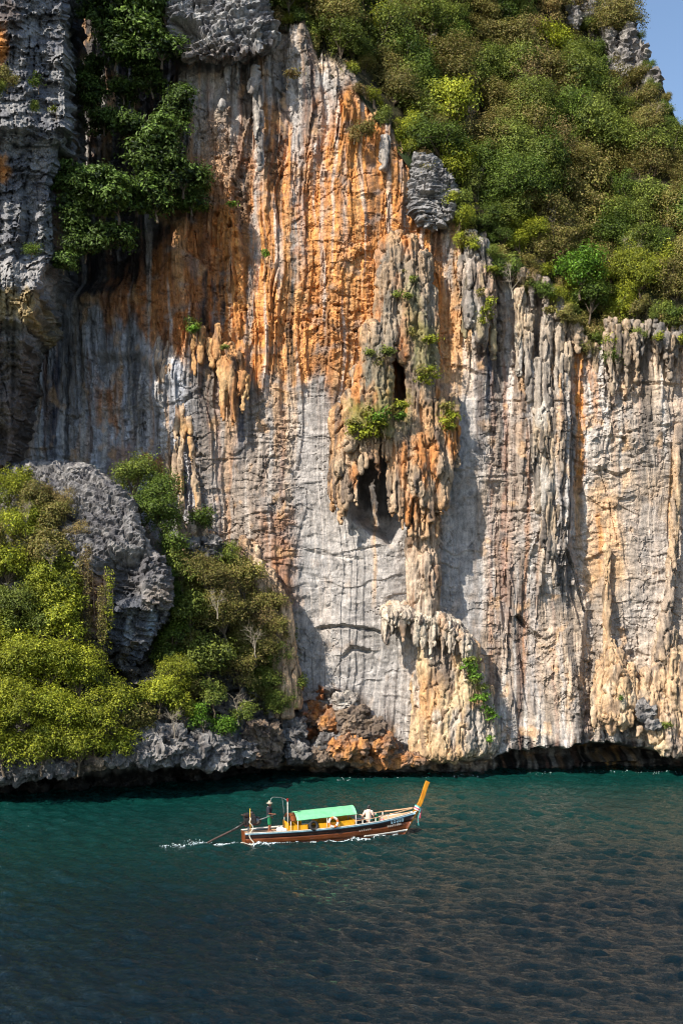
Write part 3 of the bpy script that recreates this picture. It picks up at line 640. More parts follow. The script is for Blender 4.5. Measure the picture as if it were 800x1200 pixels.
c.build('flowstone_foot', [lin(218, 190, 150), lin(210, 164, 116), lin(150, 122, 100), lin(204, 190, 174)], .08, 1.3, moss=[([(545, 830), (582, 820), (585, 885), (540, 880)], lin(184, 174, 162), .8), ([(500, 740), (540, 745), (530, 800), (505, 810)], lin(120, 104, 92), .7)])  # last patch paints the dark vertical shade down the middle
# curtain and ribs on the right half
c = Drips()
for a in ((630, 420, 600, 4, 3, .9, 1.1), (637, 470, 645, 5, 2, 1.0, 1.4), (645, 480, 655, 5, 2, 1.0, 1.2), (652, 430, 610, 4, 2, .9, 1.1), (640, 372, 480, 7, 5, .5, 1.1), (634, 480, 530, 6, 3, 1.2, 1.6), (659, 460, 640, 4, 2, .9, 1.0), (641, 560, 660, 4, 2, 1.2, 1.3), (649, 600, 690, 3, 2, 1.0, 1.0), (627, 480, 560, 3.5, 1.5, 1.0, 1.1), (655, 380, 470, 5, 3, .6, 1.0), (664, 400, 520, 4, 3, .7, .9), (619, 370, 470, 5, 3, .5, .9), (608, 340, 440, 5, 3, .5, .8)): c.drip(*a)
c.fringe(624, 662, lambda x: 490 + (x * 7) % 31, 10, 60, 3.0, 1.3, 4)
c.build('stalactite_curtain', [lin(178, 164, 148), lin(196, 172, 142), lin(98, 90, 84), lin(206, 196, 182)], .07, 1.2)
c = Drips()
for a in ((549, 272, 385, 8, 5, .5, 1.8), (563, 282, 400, 8, 4, .6, 1.8), (556, 300, 408, 6, 2, 1.0, 1.6), (572, 300, 370, 6, 3, .6, 1.3), (545, 330, 395, 5, 2, 1.2, 1.5), (568, 340, 412, 5, 1.8, 1.3, 1.5), (577, 330, 420, 4, 2, .8, 1.0), (540, 300, 350, 4, 2, .5, .8)): c.drip(*a)
c.build('stalactite_curtain', [lin(170, 162, 152), TAN, lin(96, 90, 86), lin(188, 168, 120)], .07, 1.3)
c = Drips(); c.fringe(640, 700, lambda x: float(interp(EDGE, x)) + 16, 8, 40, 5, .5, 7); c.fringe(712, 900, lambda x: 392 + 10 * math.sin(x * .13), 8, 56, 5.5, .8, 6); c.fringe(712, 900, lambda x: 392 + 8 * math.sin(x * .1), 8, 28, 4, .5, 9); c.fringe(716, 740, lambda x: 400, 20, 70, 5, .9, 7); c.fringe(585, 640, lambda x: float(interp(EDGE, x)) + 14, 6, 30, 4, .4, 8)
c.build('stalactite_fringe', [lin(172, 156, 138), lin(196, 168, 136), lin(92, 84, 78), lin(138, 132, 126)], .075, 1.3)
c = Drips()
for a in ((714, 750, 846, 6, 10, .3, 1.6), (724, 762, 850, 8, 10, .5, 1.7), (705, 775, 842, 6, 9, .3, 1.2), (736, 778, 850, 7, 8, .5, 1.5), (698, 790, 840, 4, 6, .2, .9), (744, 800, 840, 5, 5, .7, 1.2), (730, 790, 858, 6, 5, 1.2, 1.6), (716, 800, 862, 6, 4, 1.3, 1.6), (711, 640, 770, 2.5, 4, .3, .5)): c.drip(*a, bulge=.12)
c.fringe(696, 748, lambda x: 838, 6, 26, 4, 1.2, 9)
c.build('flowstone_drape', [lin(222, 188, 146), lin(204, 168, 130), lin(150, 126, 104), lin(226, 206, 176)], .07, 1.2)
c = Drips()
c.path([(795, 500, .4), (792, 560, .6), (788, 640, .7), (783, 700, .8), (777, 740, .9), (771, 775, 1.0)], [3, 3, 3.5, 4, 5, 6])
for a in ((785, 735, 880, 6, 12, .6, 1.6), (771, 760, 876, 7, 11, .6, 1.5), (757, 785, 830, 7, 6, .6, 1.3), (798, 760, 884, 9, 12, .5, 1.5), (764, 800, 850, 6, 6, 1.0, 1.6), (778, 820, 884, 8, 8, 1.4, 1.9), (752, 812, 842, 6, 5, 1.0, 1.6), (822, 770, 884, 10, 12, .5, 1.5), (845, 790, 884, 10, 12, .5, 1.3), (790, 848, 888, 7, 6, 1.4, 2.0)): c.drip(*a, bulge=.14)
c.fringe(748, 860, lambda x: 860, 4, 22, 5, 1.4, 11)
c.build('flowstone_drape', [lin(212, 178, 140), lin(190, 168, 146), lin(132, 118, 106), lin(224, 196, 156)], .075, 1.4)
# left side
c = Drips()
for a in ((189, 398, 446, 8, 4, -1.2, -.2), (196, 402, 440, 8, 5, -1.0, -.2), (191, 415, 448, 5, 2, -.6, -.1), (199, 370, 412, 6, 5, -1.4, -.6)): c.drip(*a)
c.build('stalactite', [CREAM, TAN, lin(178, 140, 104)], .065, .8)
c = Drips()
for a in ((268, 404, 446, 8, 7, .3, 1.1), (260, 412, 446, 6, 5, .3, 1.0), (279, 414, 462, 6, 3, .4, 1.0), (263, 440, 492, 5, 2, 1.0, 1.2), (272, 438, 498, 5, 2, 1.0, 1.2), (284, 436, 484, 4, 1.5, .9, 1.0), (248, 398, 430, 6, 3, .3, .8), (235, 385, 425, 5, 3, .2, .7), (255, 380, 420, 5, 4, .3, .8), (228, 392, 440, 4, 2, .2, .6), (290, 440, 470, 4, 1.5, .7, .8), (220, 380, 440, 4, 2, -.1, .3)): c.drip(*a)
c.build('stalactite_cluster', [lin(214, 166, 112), lin(196, 140, 92), lin(128, 100, 82), lin(226, 184, 132)], .07, 1.1)
c = Drips()
c.path([(214, 470, -.2), (216, 500, .1), (212, 530, .2), (214, 570, .3), (212, 610, .6), (218, 650, .9)], [2, 2.4, 2, 2.4, 3.5, 6])
c.path([(222, 490, .1), (224, 520, .3), (228, 560, .4), (233, 600, .6), (240, 650, .9)], [1.6, 2.2, 2.4, 3.2, 7])
c.path([(207, 440, -.5), (208, 490, -.3), (205, 540, -.2), (206, 580, .1)], [1.8, 2.2, 2, 2.8])
c.path([(196, 470, -1.0), (197, 520, -.8), (198, 565, -.5)], [2, 2.5, 3])
for a in ((226, 610, 680, 5, 9, .5, 1.2), (246, 625, 690, 6, 9, .6, 1.2), (256, 630, 690, 5, 7, .5, 1.0)): c.drip(*a)
c.build('flowstone_rib', [lin(214, 186, 150), lin(190, 164, 138), lin(140, 112, 92), lin(226, 172, 110)], .075, 1.1)
c = Drips()
c.path([(284, 630, .4), (296, 655, 1.0), (310, 672, 1.2), (322, 690, 1.4), (332, 712, 1.5), (338, 740, 1.6), (342, 775, 1.6), (344, 830, 1.7)], [4, 6, 8, 8, 8, 7, 8, 9])
c.path([(290, 655, .6), (305, 690, 1.4), (322, 730, 1.8), (330, 780, 2.0), (334, 840, 2.2)], [5, 8, 9, 9, 10])
c.drip(300, 640, 690, 5, 6, .5, 1.2); c.drip(318, 668, 720, 4, 5, .9, 1.8)
c.build('flowstone_rib', [lin(220, 190, 156), lin(206, 168, 130), lin(146, 122, 102)], .08, 1.1)
c = Drips()
for a in ((300, 78, 165, 3, 3, .5, .8), (304, 95, 200, 3, 2.5, .5, .7), (262, 118, 128, 4, 3, .6, .7), (296, 95, 110, 5, 3, .5, .8), (268, 75, 110, 3, 2, .3, .5), (280, 70, 100, 3, 2, .3, .5), (450, 160, 200, 6, 4, .3, .7)): c.drip(*a)
c.build('stalactite_cluster', [lin(190, 178, 164), lin(164, 158, 152), lin(120, 112, 106)], .075, 1.2)

# ------------------------------------------------------------------ lumpy rocks
def hull_rock(name, pts, voxel, amp, cols, parent, strata=.0, freq=1.0, dip=.0, smooth_it=2, stain=None, dents=None, fx=(.9, 1.25, 2.0, 2.8)):
    bm = bmesh.new(); [bm.verts.new(p) for p in pts]
    bmesh.ops.convex_hull(bm, input=bm.verts)
    bmesh.ops.recalc_face_normals(bm, faces=bm.faces)
    me = bpy.data.meshes.new(name); bm.to_mesh(me); bm.free()
    me = remesh(me, voxel, smooth_it); V, N = get_vn(me); x, y, z = V.T
    f = freq; zz = z + dip * x
    d = amp * (.9 * n3(x * .5 * f, y * .5 * f, z * .5 * f) + 1.1 * facet3(x * fx[0] * f, y * fx[0] * f, zz * fx[1] * f, .7, 3) + .7 * facet3(x * fx[2] * f, y * fx[2] * f, zz * fx[3] * f, .7, 8) + .25 * ridge(n3(x * 1.7 * f + 3, y * 1.7 * f, z * 1.7 * f)) + .2 * fbm3(x * 4 * f, y * 4 * f, z * 4 * f, 2, .6))
    if strata:
        ph = zz * 1.5 + .8 * n3(x * .5, y * .5, z * .5); fr = ph - np.floor(ph); am = .5 + .5 * n3(x * .8, y * .8, np.floor(ph) * 3.3)
        d += strata * (fr * am - .7 * sst(.16, .0, np.minimum(fr, 1 - fr))) + strata * .6 * ridge(n3(x * 1.0, y * 1.0, zz * 4.2))
        d -= strata * 1.2 * sst(.06, 0, np.abs(n3(x * .9 + 4, y * .9, zz * .35)))
    if dents:
        px = 400 + x / y * FPX; py = 700 - (z - CAMZ) / y * FPX
        for pts_, dep, fe in dents: d -= dep * sst(-fe, fe, poly_sd(px, py, pts_)) * (N[:, 1] < .2)
    V = V + N * d[:, None]; set_co(me, V)
    w = sst(-.4, .5, fbm3(x * .7 * f, y * .7 * f, z * .9 * f, 3))[:, None]; C = cols[0] * (1 - w) + cols[1] * w
    if len(cols) > 2:
        w = sst(.1, .5, n3(x * 1.8 * f + 7, y * 1.8 * f, z * .8 * f))[:, None] * .8; C = C + (cols[2] - C) * w
    if stain is not None:
        px = 400 + x / y * FPX; py = 700 - (z - CAMZ) / y * FPX
        for pts_, cc, st, fe in stain:
            w = st * sst(-fe, fe, poly_sd(px + 5 * n2(px / 8, py / 20), py + 9 * n2(px / 4, py / 18), pts_)); C = C + (cc - C) * w[:, None]
    C = C * (1 + .3 * n3(x * 4, y * 4, z * 4))[:, None]
    jt = np.maximum(sst(.06, 0, np.abs(n3(x * .8 + 4, y * .8, zz * 2.6))), sst(.05, 0, np.abs(n3(x * 1.3 + 14, y * 1.3, zz * .6))))
    C = C + (BLAK - C) * (.7 * jt * sst(-.3, .2, n3(x * .6, y * .6 + 8, z * .6)))[:, None]
    me.polygons.foreach_set('use_smooth', np.zeros(len(me.polygons), bool)); set_col(me, np.clip(C, .02, .8)); return link(name, me, ROCK, parent)

# the grey block that stands on the headland
R = np.random.RandomState(3)
pts = []
for px, py, y0, y1 in ((8, 552, 88.5, 93), (40, 547, 87.5, 93), (92, 549, 86.5, 92), (130, 567, 85.2, 91), (152, 588, 84.4, 90), (162, 606, 84, 90), (176, 640, 83.4, 89), (192, 660, 83.2, 88), (199, 694, 83.0, 87.5), (196, 725, 83.2, 87), (182, 758, 84.3, 87), (160, 788, 85.2, 87), (125, 784, 85.2, 87),
                       (90, 560, 86.2, 90), (60, 600, 84.2, 88), (90, 650, 82.6, 88), (140, 655, 82.5, 88), (170, 700, 82.3, 87), (100, 700, 82.6, 87), (20, 640, 82.8, 88), (10, 740, 83.2, 88), (80, 780, 84.6, 88)):
    pts.append(tuple(U(px, py, y0))); pts.append(tuple(U(px, py, y1)))
OUT = hull_rock('outcrop', pts, .13, .19, [lin(138, 134, 131), lin(106, 103, 104), lin(166, 160, 154)], HEAD, strata=.40, freq=.9, dip=.30, fx=(.5, 1.9, 1.1, 3.6), dents=[([(116, 668), (140, 652), (166, 652), (163, 700), (134, 712), (118, 700)], 1.3, 7), ([(160, 606), (178, 618), (190, 650), (176, 650)], .5, 6), ([(118, 716), (196, 716), (190, 800), (110, 800)], .7, 8), ([(70, 690), (112, 680), (118, 790), (60, 790)], .9, 8)], stain=[
    ([(120, 700), (200, 690), (195, 740), (160, 795), (115, 790)], lin(92, 96, 104), .8, 8), ([(100, 672), (124, 672), (122, 740), (106, 760)], lin(214, 170, 138), .8, 5), ([(128, 660), (150, 655), (160, 700), (130, 705)], lin(72, 70, 72), .7, 8), ([(168, 690), (200, 686), (198, 712), (170, 716)], lin(150, 138, 126), .8, 5), ([(150, 720), (156, 720), (150, 770), (144, 770)], lin(190, 196, 202), .7, 3), ([(176, 716), (184, 716), (180, 750), (172, 750)], lin(170, 184, 196), .6, 3)])
def blob(name, px, py, Y, rx, ry, rz, seed, cols, amp, parent, voxel=.09, strata=.1, freq=1.4, stain=None):
    r = np.random.RandomState(seed); c0 = U(px, py, Y); pts = []
    for i in range(26):
        v = r.randn(3); v /= np.linalg.norm(v); v = np.sign(v) * np.abs(v) ** .75
        pts.append(tuple(c0 + v * np.array([rx, ry, rz]) * (.8 + .3 * r.rand())))
    return hull_rock(name, pts, voxel, amp, cols, parent, strata=strata, freq=freq, smooth_it=1, stain=stain)
GR = [lin(116, 112, 109), lin(156, 150, 144), lin(74, 70, 69)]; OR = [lin(190, 128, 78), lin(150, 122, 100), lin(216, 150, 84)]; BR = [lin(120, 104, 90), lin(160, 138, 116), lin(80, 72, 68)]
blob('boulder', 95, 553, 86.8, 1.05, .9, .62, 1, [lin(168, 162, 156), lin(140, 136, 132), lin(110, 106, 104)], .12, HEAD)
for i, (px, py, Y, rx, ry, rz, cc, am) in enumerate((
    (160, 878, 80.6, 1.6, 1.2, 1.0, GR, .3), (178, 868, 81.2, 1.1, 1.0, 1.0, GR, .3), (205, 872, 81.8, 1.2, 1.1, 1.2, GR, .35), (228, 876, 82.6, 1.0, 1.0, 1.0, GR, .35), (248, 872, 83.2, 1.0, 1.0, 1.2, GR, .35), (268, 880, 83.6, 1.1, 1.0, .9, GR, .3), (287, 880, 84.4, .9, .8, .8, GR, .3), (140, 884, 80.2, 1.1, 1.0, .8, GR, .3), (186, 884, 80.8, 1.0, .9, .7, GR, .3), (222, 890, 81.8, 1.1, .8, .5, GR, .25), (255, 892, 83, 1.1, .9, .5, GR, .25),
    (300, 868, 86.4, 1.1, 1.0, 1.9, BR, .3), (318, 872, 86.8, .9, .9, 1.8, BR, .3), (338, 858, 87.6, 1.3, 1.0, 1.0, GR, .3), (352, 880, 87.2, 1.1, 1.0, .8, GR, .3), (370, 886, 88, 1.2, 1.0, .7, BR, .3), (385, 872, 88.6, 1.2, 1.0, .9, GR, .3), (375, 836, 90.4, 1.0, 1.0, 1.1, OR, .35), (390, 850, 89.8, 1.2, 1.0, 1.0, OR, .35), (403, 824, 90.8, 1.0, .9, .7, [lin(200, 190, 176), lin(160, 150, 140), lin(120, 108, 98)], .25), (412, 842, 90.2, 1.3, 1.0, 1.1, BR, .3), (428, 858, 90, 1.4, 1.1, 1.2, BR, .35), (445, 874, 89.8, 1.1, 1.0, 1.0, OR, .3), (405, 878, 89.2, 1.5, 1.0, .8, OR, .3), (440, 890, 89.8, 2.0, 1.0, .45, OR, .25), (475, 888, 90.4, 1.8, .9, .5, OR, .22), (460, 880, 90.6, 1.0, .8, .6, BR, .25),
    (20, 902, 79.4, 2.2, 1.2, .6, GR, .3), (60, 898, 79.6, 1.8, 1.2, .6, GR, .3), (100, 893, 80, 1.6, 1.2, .7, BR, .3), (-20, 910, 78.6, 2, 1.2, .6, GR, .3), (232, 648, 88.5, .9, .8, 1.2, GR, .3), (250, 645, 88.8, .8, .8, 1.0, GR, .3), (755, 832, 90.2, .8, .7, .7, GR, .25), (765, 848, 90, .7, .6, .6, GR, .25))):
    if 295 < px < 400: Y += float(interp([(295, 1.4), (340, 2.6), (400, 1.0)], px))
    blob('boulder', px, py, Y, rx, ry, rz, 20 + i, cc, am, HEAD if px < 480 else CLIFF, voxel=.13, strata=.12, freq=1.5)
# rocky ribs on the summit ridge
for i, (px, py, dy, rx, rz) in enumerate(((704, 10, 0, .8, 3.0), (722, 32, 0, .8, 2.6), (692, 20, 0, .6, 2.0), (737, 62, 0, .8, 2.2), (728, 78, 0, .7, 1.6), (749, 74, .5, .6, 2.2), (716, 62, 0, .5, 2.4), (680, 4, 0, .6, 1.8), (731, 14, 1, .7, 2.0), (762, 98, .5, .5, 1.6), (700, -20, 0, 1.2, 2.0), (673, 24, 0, .5, 1.4))):
    Yh = float(hill_y(np.array([px]), np.array([py]))[0])
    blob('crag', px, py, Yh - .6 + dy, rx, .9, rz, 70 + i, [lin(150, 144, 138), lin(118, 112, 108), lin(178, 170, 160)], .4, HILL, voxel=.18, strata=.1, freq=1.2)

pts = []
for px, py, d0, d1 in ((200, 52, 1.4, -3), (222, 67, 1.9, -3), (250, 60, 2.2, -3), (282, 64, 2.2, -3), (304, 56, 2.0, -2), (320, 44, 1.2, -3), (300, 14, 1.2, -4), (280, -20, 1.0, -5), (280, -90, .8, -6), (198, -90, 1.6, -6), (200, 0, 2.0, -4)):
    pts.append(tuple(U(px, py, YN - d0))); pts.append(tuple(U(px, py, YN - d1)))
hull_rock('cap_rock', pts, .13, .3, [lin(158, 156, 154), lin(128, 126, 128), lin(190, 186, 180)], CLIFF, strata=.42, freq=1.0, dip=-.25, fx=(.5, 1.2, .9, 2.2), dents=[([(203, 28), (226, 26), (238, 44), (222, 52), (203, 48)], 1.8, 5)], stain=[([(205, 50), (300, 52), (300, 70), (205, 72)], lin(112, 100, 92), .6, 6)])

pts = []
for px, py, d0, d1 in ((481, 190, .5, -3), (490, 180, .4, -3), (508, 190, .5, -3), (524, 204, .4, -3), (534, 226, .4, -3), (530, 250, .8, -3), (512, 268, .5, -2), (494, 262, .7, -2), (483, 240, .6, -2), (505, 225, 1.1, -2)):
    pts.append(tuple(U(px, py, YN - d0))); pts.append(tuple(U(px, py, YN - d1)))
hull_rock('rim_crag', pts, .09, .24, [lin(150, 147, 144), lin(120, 117, 116), lin(176, 170, 164)], CLIFF, strata=.3, freq=1.1, dip=.1, fx=(.6, 1.4, 1.2, 3.0))
# ------------------------------------------------------------------ vegetation
def leaf_material(name, base, tip, dry=None):
    m, nt, b = new_mat(name); L = nt.links
    g = nd(nt, 'ShaderNodeNewGeometry'); oi = nd(nt, 'ShaderNodeObjectInfo')
    at = nd(nt, 'ShaderNodeAttribute', attribute_name='tone')
    c = mixc(nt, at.outputs['Fac'], base, tip)
    if dry is not None:
        c = mixc(nt, mapr(nt, g.outputs['Random Per Island'], .55, .8, 0, 1), c, dry)
    r1 = mapr(nt, g.outputs['Random Per Island'], 0, 1, .55, 1.35); r2 = mapr(nt, oi.outputs['Random'], 0, 1, .75, 1.2)
    mu = nd(nt, 'ShaderNodeMath', operation='MULTIPLY'); L.new(r1, mu.inputs[0]); L.new(r2, mu.inputs[1])
    cm = nd(nt, 'ShaderNodeCombineColor'); [L.new(mu.outputs[0], cm.inputs[i]) for i in range(3)]
    c = mixc(nt, 1.0, c, cm.outputs[0], 'MULTIPLY')
    L.new(c, b.inputs['Base Color']); b.inputs['Roughness'].default_value = .55; b.inputs['Specular IOR Level'].default_value = .3
    tr = nd(nt, 'ShaderNodeBsdfTranslucent'); L.new(c, tr.inputs['Color'])
    mx = nd(nt, 'ShaderNodeMixShader'); mx.inputs[0].default_value = .30
    L.new(b.outputs[0], mx.inputs[1]); L.new(tr.outputs[0], mx.inputs[2]); L.new(mx.outputs[0], nt.nodes['Material Output'].inputs['Surface'])
    return m
LEAF = {
    'deep': leaf_material('leaf_deep_green', lin(56, 76, 28), lin(120, 140, 52)),
    'mid': leaf_material('leaf_mid_green', lin(76, 92, 36), lin(150, 160, 68)),
    'olive': leaf_material('leaf_olive', lin(96, 98, 44), lin(166, 160, 80), lin(140, 124, 74)),
    'dry': leaf_material('leaf_dry', lin(124, 114, 64), lin(178, 162, 94), lin(148, 122, 80)),
    'lime': leaf_material('leaf_lime', lin(72, 108, 30), lin(132, 172, 54)),
    'yellow': leaf_material('leaf_yellow_green', lin(98, 112, 30), lin(180, 182, 56)),
    'glossy': leaf_material('leaf_glossy', lin(26, 44, 18), lin(116, 142, 62)),  # recess trees: shade painted into the base, lit clumps into the tip
}
def bark_material(name, c0, c1):
    m, nt, b = new_mat(name); n = noise_node(nt, 9, 5, .7); nt.links.new(mixc(nt, n.outputs['Fac'], c0, c1), b.inputs['Base Color']); b.inputs['Roughness'].default_value = .9; return m
BARK = bark_material('bark', lin(70, 58, 46), lin(120, 104, 84)); PALEBARK = bark_material('pale_bark', lin(130, 116, 98), lin(180, 168, 148))

def crown_mesh(name, lobes, ncl, per, ls, seed, spread=.32, flat=.55, droop=0.0):
    """lobes: (x,y,z,rx,ry,rz). Leaf clusters sit through the shell of each lobe; every leaf is a small folded rhombus."""
    r = np.random.RandomState(seed); L = np.array(lobes, float)
    vol = (L[:, 3] * L[:, 4] * L[:, 5]) ** (2 / 3); pick = r.choice(len(L), ncl, p=vol / vol.sum())
    d = r.randn(ncl, 3); d /= np.linalg.norm(d, axis=1)[:, None]; d[:, 2] = np.where(d[:, 2] < -.55, -d[:, 2] * .6, d[:, 2]); d /= np.linalg.norm(d, axis=1)[:, None]
    rad = np.clip(1.02 - np.abs(r.randn(ncl)) * .26 + (r.rand(ncl) < .16) * r.rand(ncl) * .55, .25, 1.5)
    cen = L[pick, :3] + d * L[pick, 3:] * rad[:, None]
    keep = r.rand(ncl) < .92; cen = cen[keep]; d = d[keep]; n = len(cen)
    tone_c = np.clip(.45 + .3 * r.randn(n) + .25 * d[:, 2], 0, 1)
    q = r.randn(n, per, 3) * spread; q[..., 2] *= flat
    P = (cen[:, None] + q).reshape(-1, 3); P[:, 2] -= droop * (np.abs(q).reshape(-1, 3)[:, :2].sum(1))
    out = np.repeat(d, per, 0) * .6 + q.reshape(-1, 3) / (spread + 1e-6) * .35 + np.array([0, 0, .55]) + r.randn(n * per, 3) * .42
    N = out / np.linalg.norm(out, axis=1)[:, None]
    T = np.cross(N, r.randn(n * per, 3)); T /= np.linalg.norm(T, axis=1)[:, None]; B = np.cross(N, T)
    s = ls * (.65 + .7 * r.rand(n * per))[:, None]
    V = np.stack([P - T * s * .9, P + B * s * .45 + N * s * .12, P + T * s * .9 - N * s * .15, P - B * s * .45 + N * s * .12], 1).reshape(-1, 3)
    F = np.arange(len(V)).reshape(-1, 4)
    tone = np.clip(np.repeat(np.repeat(tone_c, per) + .15 * r.randn(n * per), 4), 0, 1)
    return mesh_np(name, V, F, None, False, {'tone': tone})
def trunk_mesh(name, lobes, base, r0, seed, extra=0, bare=False):
    r = random.Random(seed); V = []; F = []; L = [Vector(l[:3]) for l in lobes]; b = Vector(base)
    fork = b + (sum(L, Vector()) / len(L) - b) * .38 + Vector((r.uniform(-.1, .1), r.uniform(-.1, .1), 0))
    def add(path, rad, seg=5):
        v, f = tube_vf([tuple(p) for p in path], rad, seg, True, len(V)); V.extend(v); F.extend(f)
    add([b, b.lerp(fork, .5) + Vector((r.uniform(-.1, .1), r.uniform(-.1, .1), 0)), fork], [r0, r0 * .85, r0 * .7], 7)
    for l, lb in zip(L, lobes):
        k = fork.lerp(l, .5) + Vector((r.uniform(-.2, .2), r.uniform(-.2, .2), r.uniform(-.05, .2)))
        add([fork, k, l], [r0 * .55, r0 * .38, r0 * .2])
        for j in range(3 + extra):
            a = r.uniform(0, 6.28); e = r.uniform(-.2, .9); q = Vector((math.cos(a) * lb[3], math.sin(a) * lb[4], e * lb[5])) * (1.02 if bare else .85)
            m = l + q * .5 + Vector((r.uniform(-.1, .1), r.uniform(-.1, .1), r.uniform(0, .15)))
            add([l, m, l + q], [r0 * .2, r0 * .14, r0 * .05], 4)
            if bare:
                for w in range(3):
                    q2 = q + Vector((r.uniform(-.5, .5), r.uniform(-.5, .5), r.uniform(-.1, .6))); add([m, l + q2 * .8, l + q2 * 1.05], [r0 * .12, r0 * .08, r0 * .03], 4)
    me = bpy.data.meshes.new(name); me.from_pydata(V, [], F); me.update(); return me
def rand_lobes(seed, R, n, h, wide=1.0):
    r = random.Random(seed); out = []
    for i in range(n):
        a = r.uniform(0, 6.28); d = R * .55 * math.sqrt(r.random()) * wide; q = R * r.uniform(.24, .60)
        out.append((math.cos(a) * d, math.sin(a) * d, h + R * r.uniform(-.42, .62), q, q * r.uniform(.8, 1.2), q * r.uniform(.7, 1.25)))
    return out
PROTO = {}
def proto(key, R, nl, h, ncl, per, ls, seed, spread=.3, wide=1.0, flat=.55, r0=.1, droop=0):
    lb = rand_lobes(seed, R, nl, h, wide)
    cm = crown_mesh('crown', lb, ncl, per, ls, seed, spread, flat, droop); cm.materials.append(LEAF['mid'])
    tm = trunk_mesh('trunk', lb, (0, 0, -.5), r0, seed); tm.materials.append(BARK)
    PROTO[key] = (cm, tm)
for i in range(9): proto(('m', i), 1.9, 8 + i % 4, 1.5, 330, 14, (.095, .115, .105)[i % 3], 100 + i, (.2, .26, .23)[i % 3], 1.15, .8)
for i in range(4): proto(('s', i), 1.1, 5, .8, 150, 13, .09, 120 + i, .17, 1.1, .8, r0=.06)
for i in range(3): proto(('l', i), 2.7, 10, 2.0, 760, 14, .105, 130 + i, .25, 1.2, .8, r0=.14)
for i in range(3): proto(('big', i), 2.2, 8, 1.5, 230, 18, .19, 140 + i, .34, 1.1, .5, .12)      # larger drooping leaves in rosettes
for i in range(3): proto(('tuft', i), .45, 3, .25, 16, 14, .085, 150 + i, .13, r0=.02)
for i in range(3): proto(('thin', i), 1.9, 7, 1.6, 150, 11, .085, 160 + i, .22, 1.1, .8, r0=.09)
for i in range(3):
    lb = rand_lobes(170 + i, 1.5, 5, 1.6); tm = trunk_mesh('branches', lb, (0, 0, -.5), .07, 170 + i, 1, True); tm.materials.append(PALEBARK); PROTO[('bare', i)] = (None, tm)

def plant(name, key, pos, scale, mat, label, cat, group=None, rz=None, tilt=(0, 0), sz=1.0):
    cm, tm = PROTO[key]; o = empty(name, pos); o.rotation_euler = (tilt[0], tilt[1], rnd.uniform(0, 6.28) if rz is None else rz); o.scale = (scale, scale, scale * sz)
    if cm is not None:
        cr = bpy.data.objects.new('crown', cm); COL.objects.link(cr); cr.parent = o
        cr.material_slots[0].link = 'OBJECT'; cr.material_slots[0].material = LEAF[mat]
    t = bpy.data.objects.new('trunk' if cm is not None else 'branches', tm); COL.objects.link(t); t.parent = o
    tag(o, label, cat, group); return o

# forest on the slope
def forest():
    r = random.Random(4); pts = []; tries = 0
    while tries < 60000 and len(pts) < 292:
        tries += 1; x = r.uniform(255, 835); e = float(interp(EDGE, x)); s = float(interp(SKY, x)); y = r.uniform(max(s - 2, -30), e + 4)
        if y > e - 3 and r.random() < .5: continue
        if poly_sd(np.array([x]), np.array([y]), [(672, -60), (700, -60), (722, 10), (757, 60), (752, 92), (722, 84), (692, 36), (672, 20)])[0] > 0 and r.random() < .8: continue
        near = max(0, e - y); md = 14 + 5 * min(1, near / 60)
        if all((x - a) ** 2 + (y - b) ** 2 > md * md for a, b in pts): pts.append((x, y))
    LB = {'deep': 'dark green broadleaf', 'mid': 'mid green leafy', 'olive': 'olive green', 'dry': 'brownish half dry', 'yellow': 'yellowish green'}
    def zone(x, y, e):
        if y - float(interp(SKY, x)) < 34: return 'on the skyline ridge'
        if 640 < x < 790 and y < 130: return 'below the summit crags'
        q = 'at the rim' if e - y < 22 else 'just behind the rim' if e - y < 70 else 'on the middle slope' if e - y < 170 else 'high on the slope'
        w = 'above the grey cap rock' if x < 360 else 'above the orange wall' if x < 455 else 'above the stalactite curtain' if x < 535 else 'above the striped wall' if x < 640 else 'above the lime green tree' if x < 720 else 'above the pale slab'
        return q + ' ' + w
    for x, y in pts:
        e = float(interp(EDGE, x)); near = e - y
        Y = float(hill_y(np.array([x]), np.array([y]))[0])
        z = n2(np.array([x / 55.]), np.array([y / 45. + 3]))[0] + r.uniform(-.45, .45) + (.25 if near < 60 else 0)
        z -= .04
        kind = 'deep' if z < -.30 else 'mid' if z < .02 else 'olive' if z < .45 else 'dry' if r.random() < .45 else 'yellow'
        thin = kind == 'dry' and r.random() < .7
        if near < 16: key = ('s', r.randrange(4)); sc = r.uniform(.6, .95)
        elif thin: key = ('thin', r.randrange(3)); sc = r.uniform(.75, 1.05)
        else: key = ('l', r.randrange(3)) if r.random() < .16 else ('m', r.randrange(9)); sc = r.uniform(.55, 1.15) if key[0] == 'm' else r.uniform(.7, .95)
        if y < -5 or x > 720: sc *= .85
        if y - float(interp(SKY, x)) < 34: sc *= .5
        p = U(x, y, Y - .4); p[2] -= 1.0 * sc
        plant('forest_tree', key, tuple(p), sc, kind, ('small ' if sc < .72 else '') + LB[kind] + ' forest tree ' + zone(x, y, e), 'tree', 'forest trees on the slope above the cliff', tilt=(r.uniform(-.1, .4), r.uniform(-.25, .25)), sz=r.uniform(.8, 1.3))
    for (x, y) in ((546, 150), (625, 205), (448, 30), (500, 62), (700, 330), (740, 300), (600, 330), (690, 130), (770, 140), (560, 215), (385, 12), (650, 270), (520, 120)):
        Y = float(hill_y(np.array([x]), np.array([y]))[0]); p = U(x, y + 14, Y - 1.6)
        plant('bare_tree', ('bare', r.randrange(3)), tuple(p), r.uniform(.7, 1.0), None, 'leafless pale tree among the forest on the slope above the cliff', 'tree', 'leafless trees on the slope')
forest()

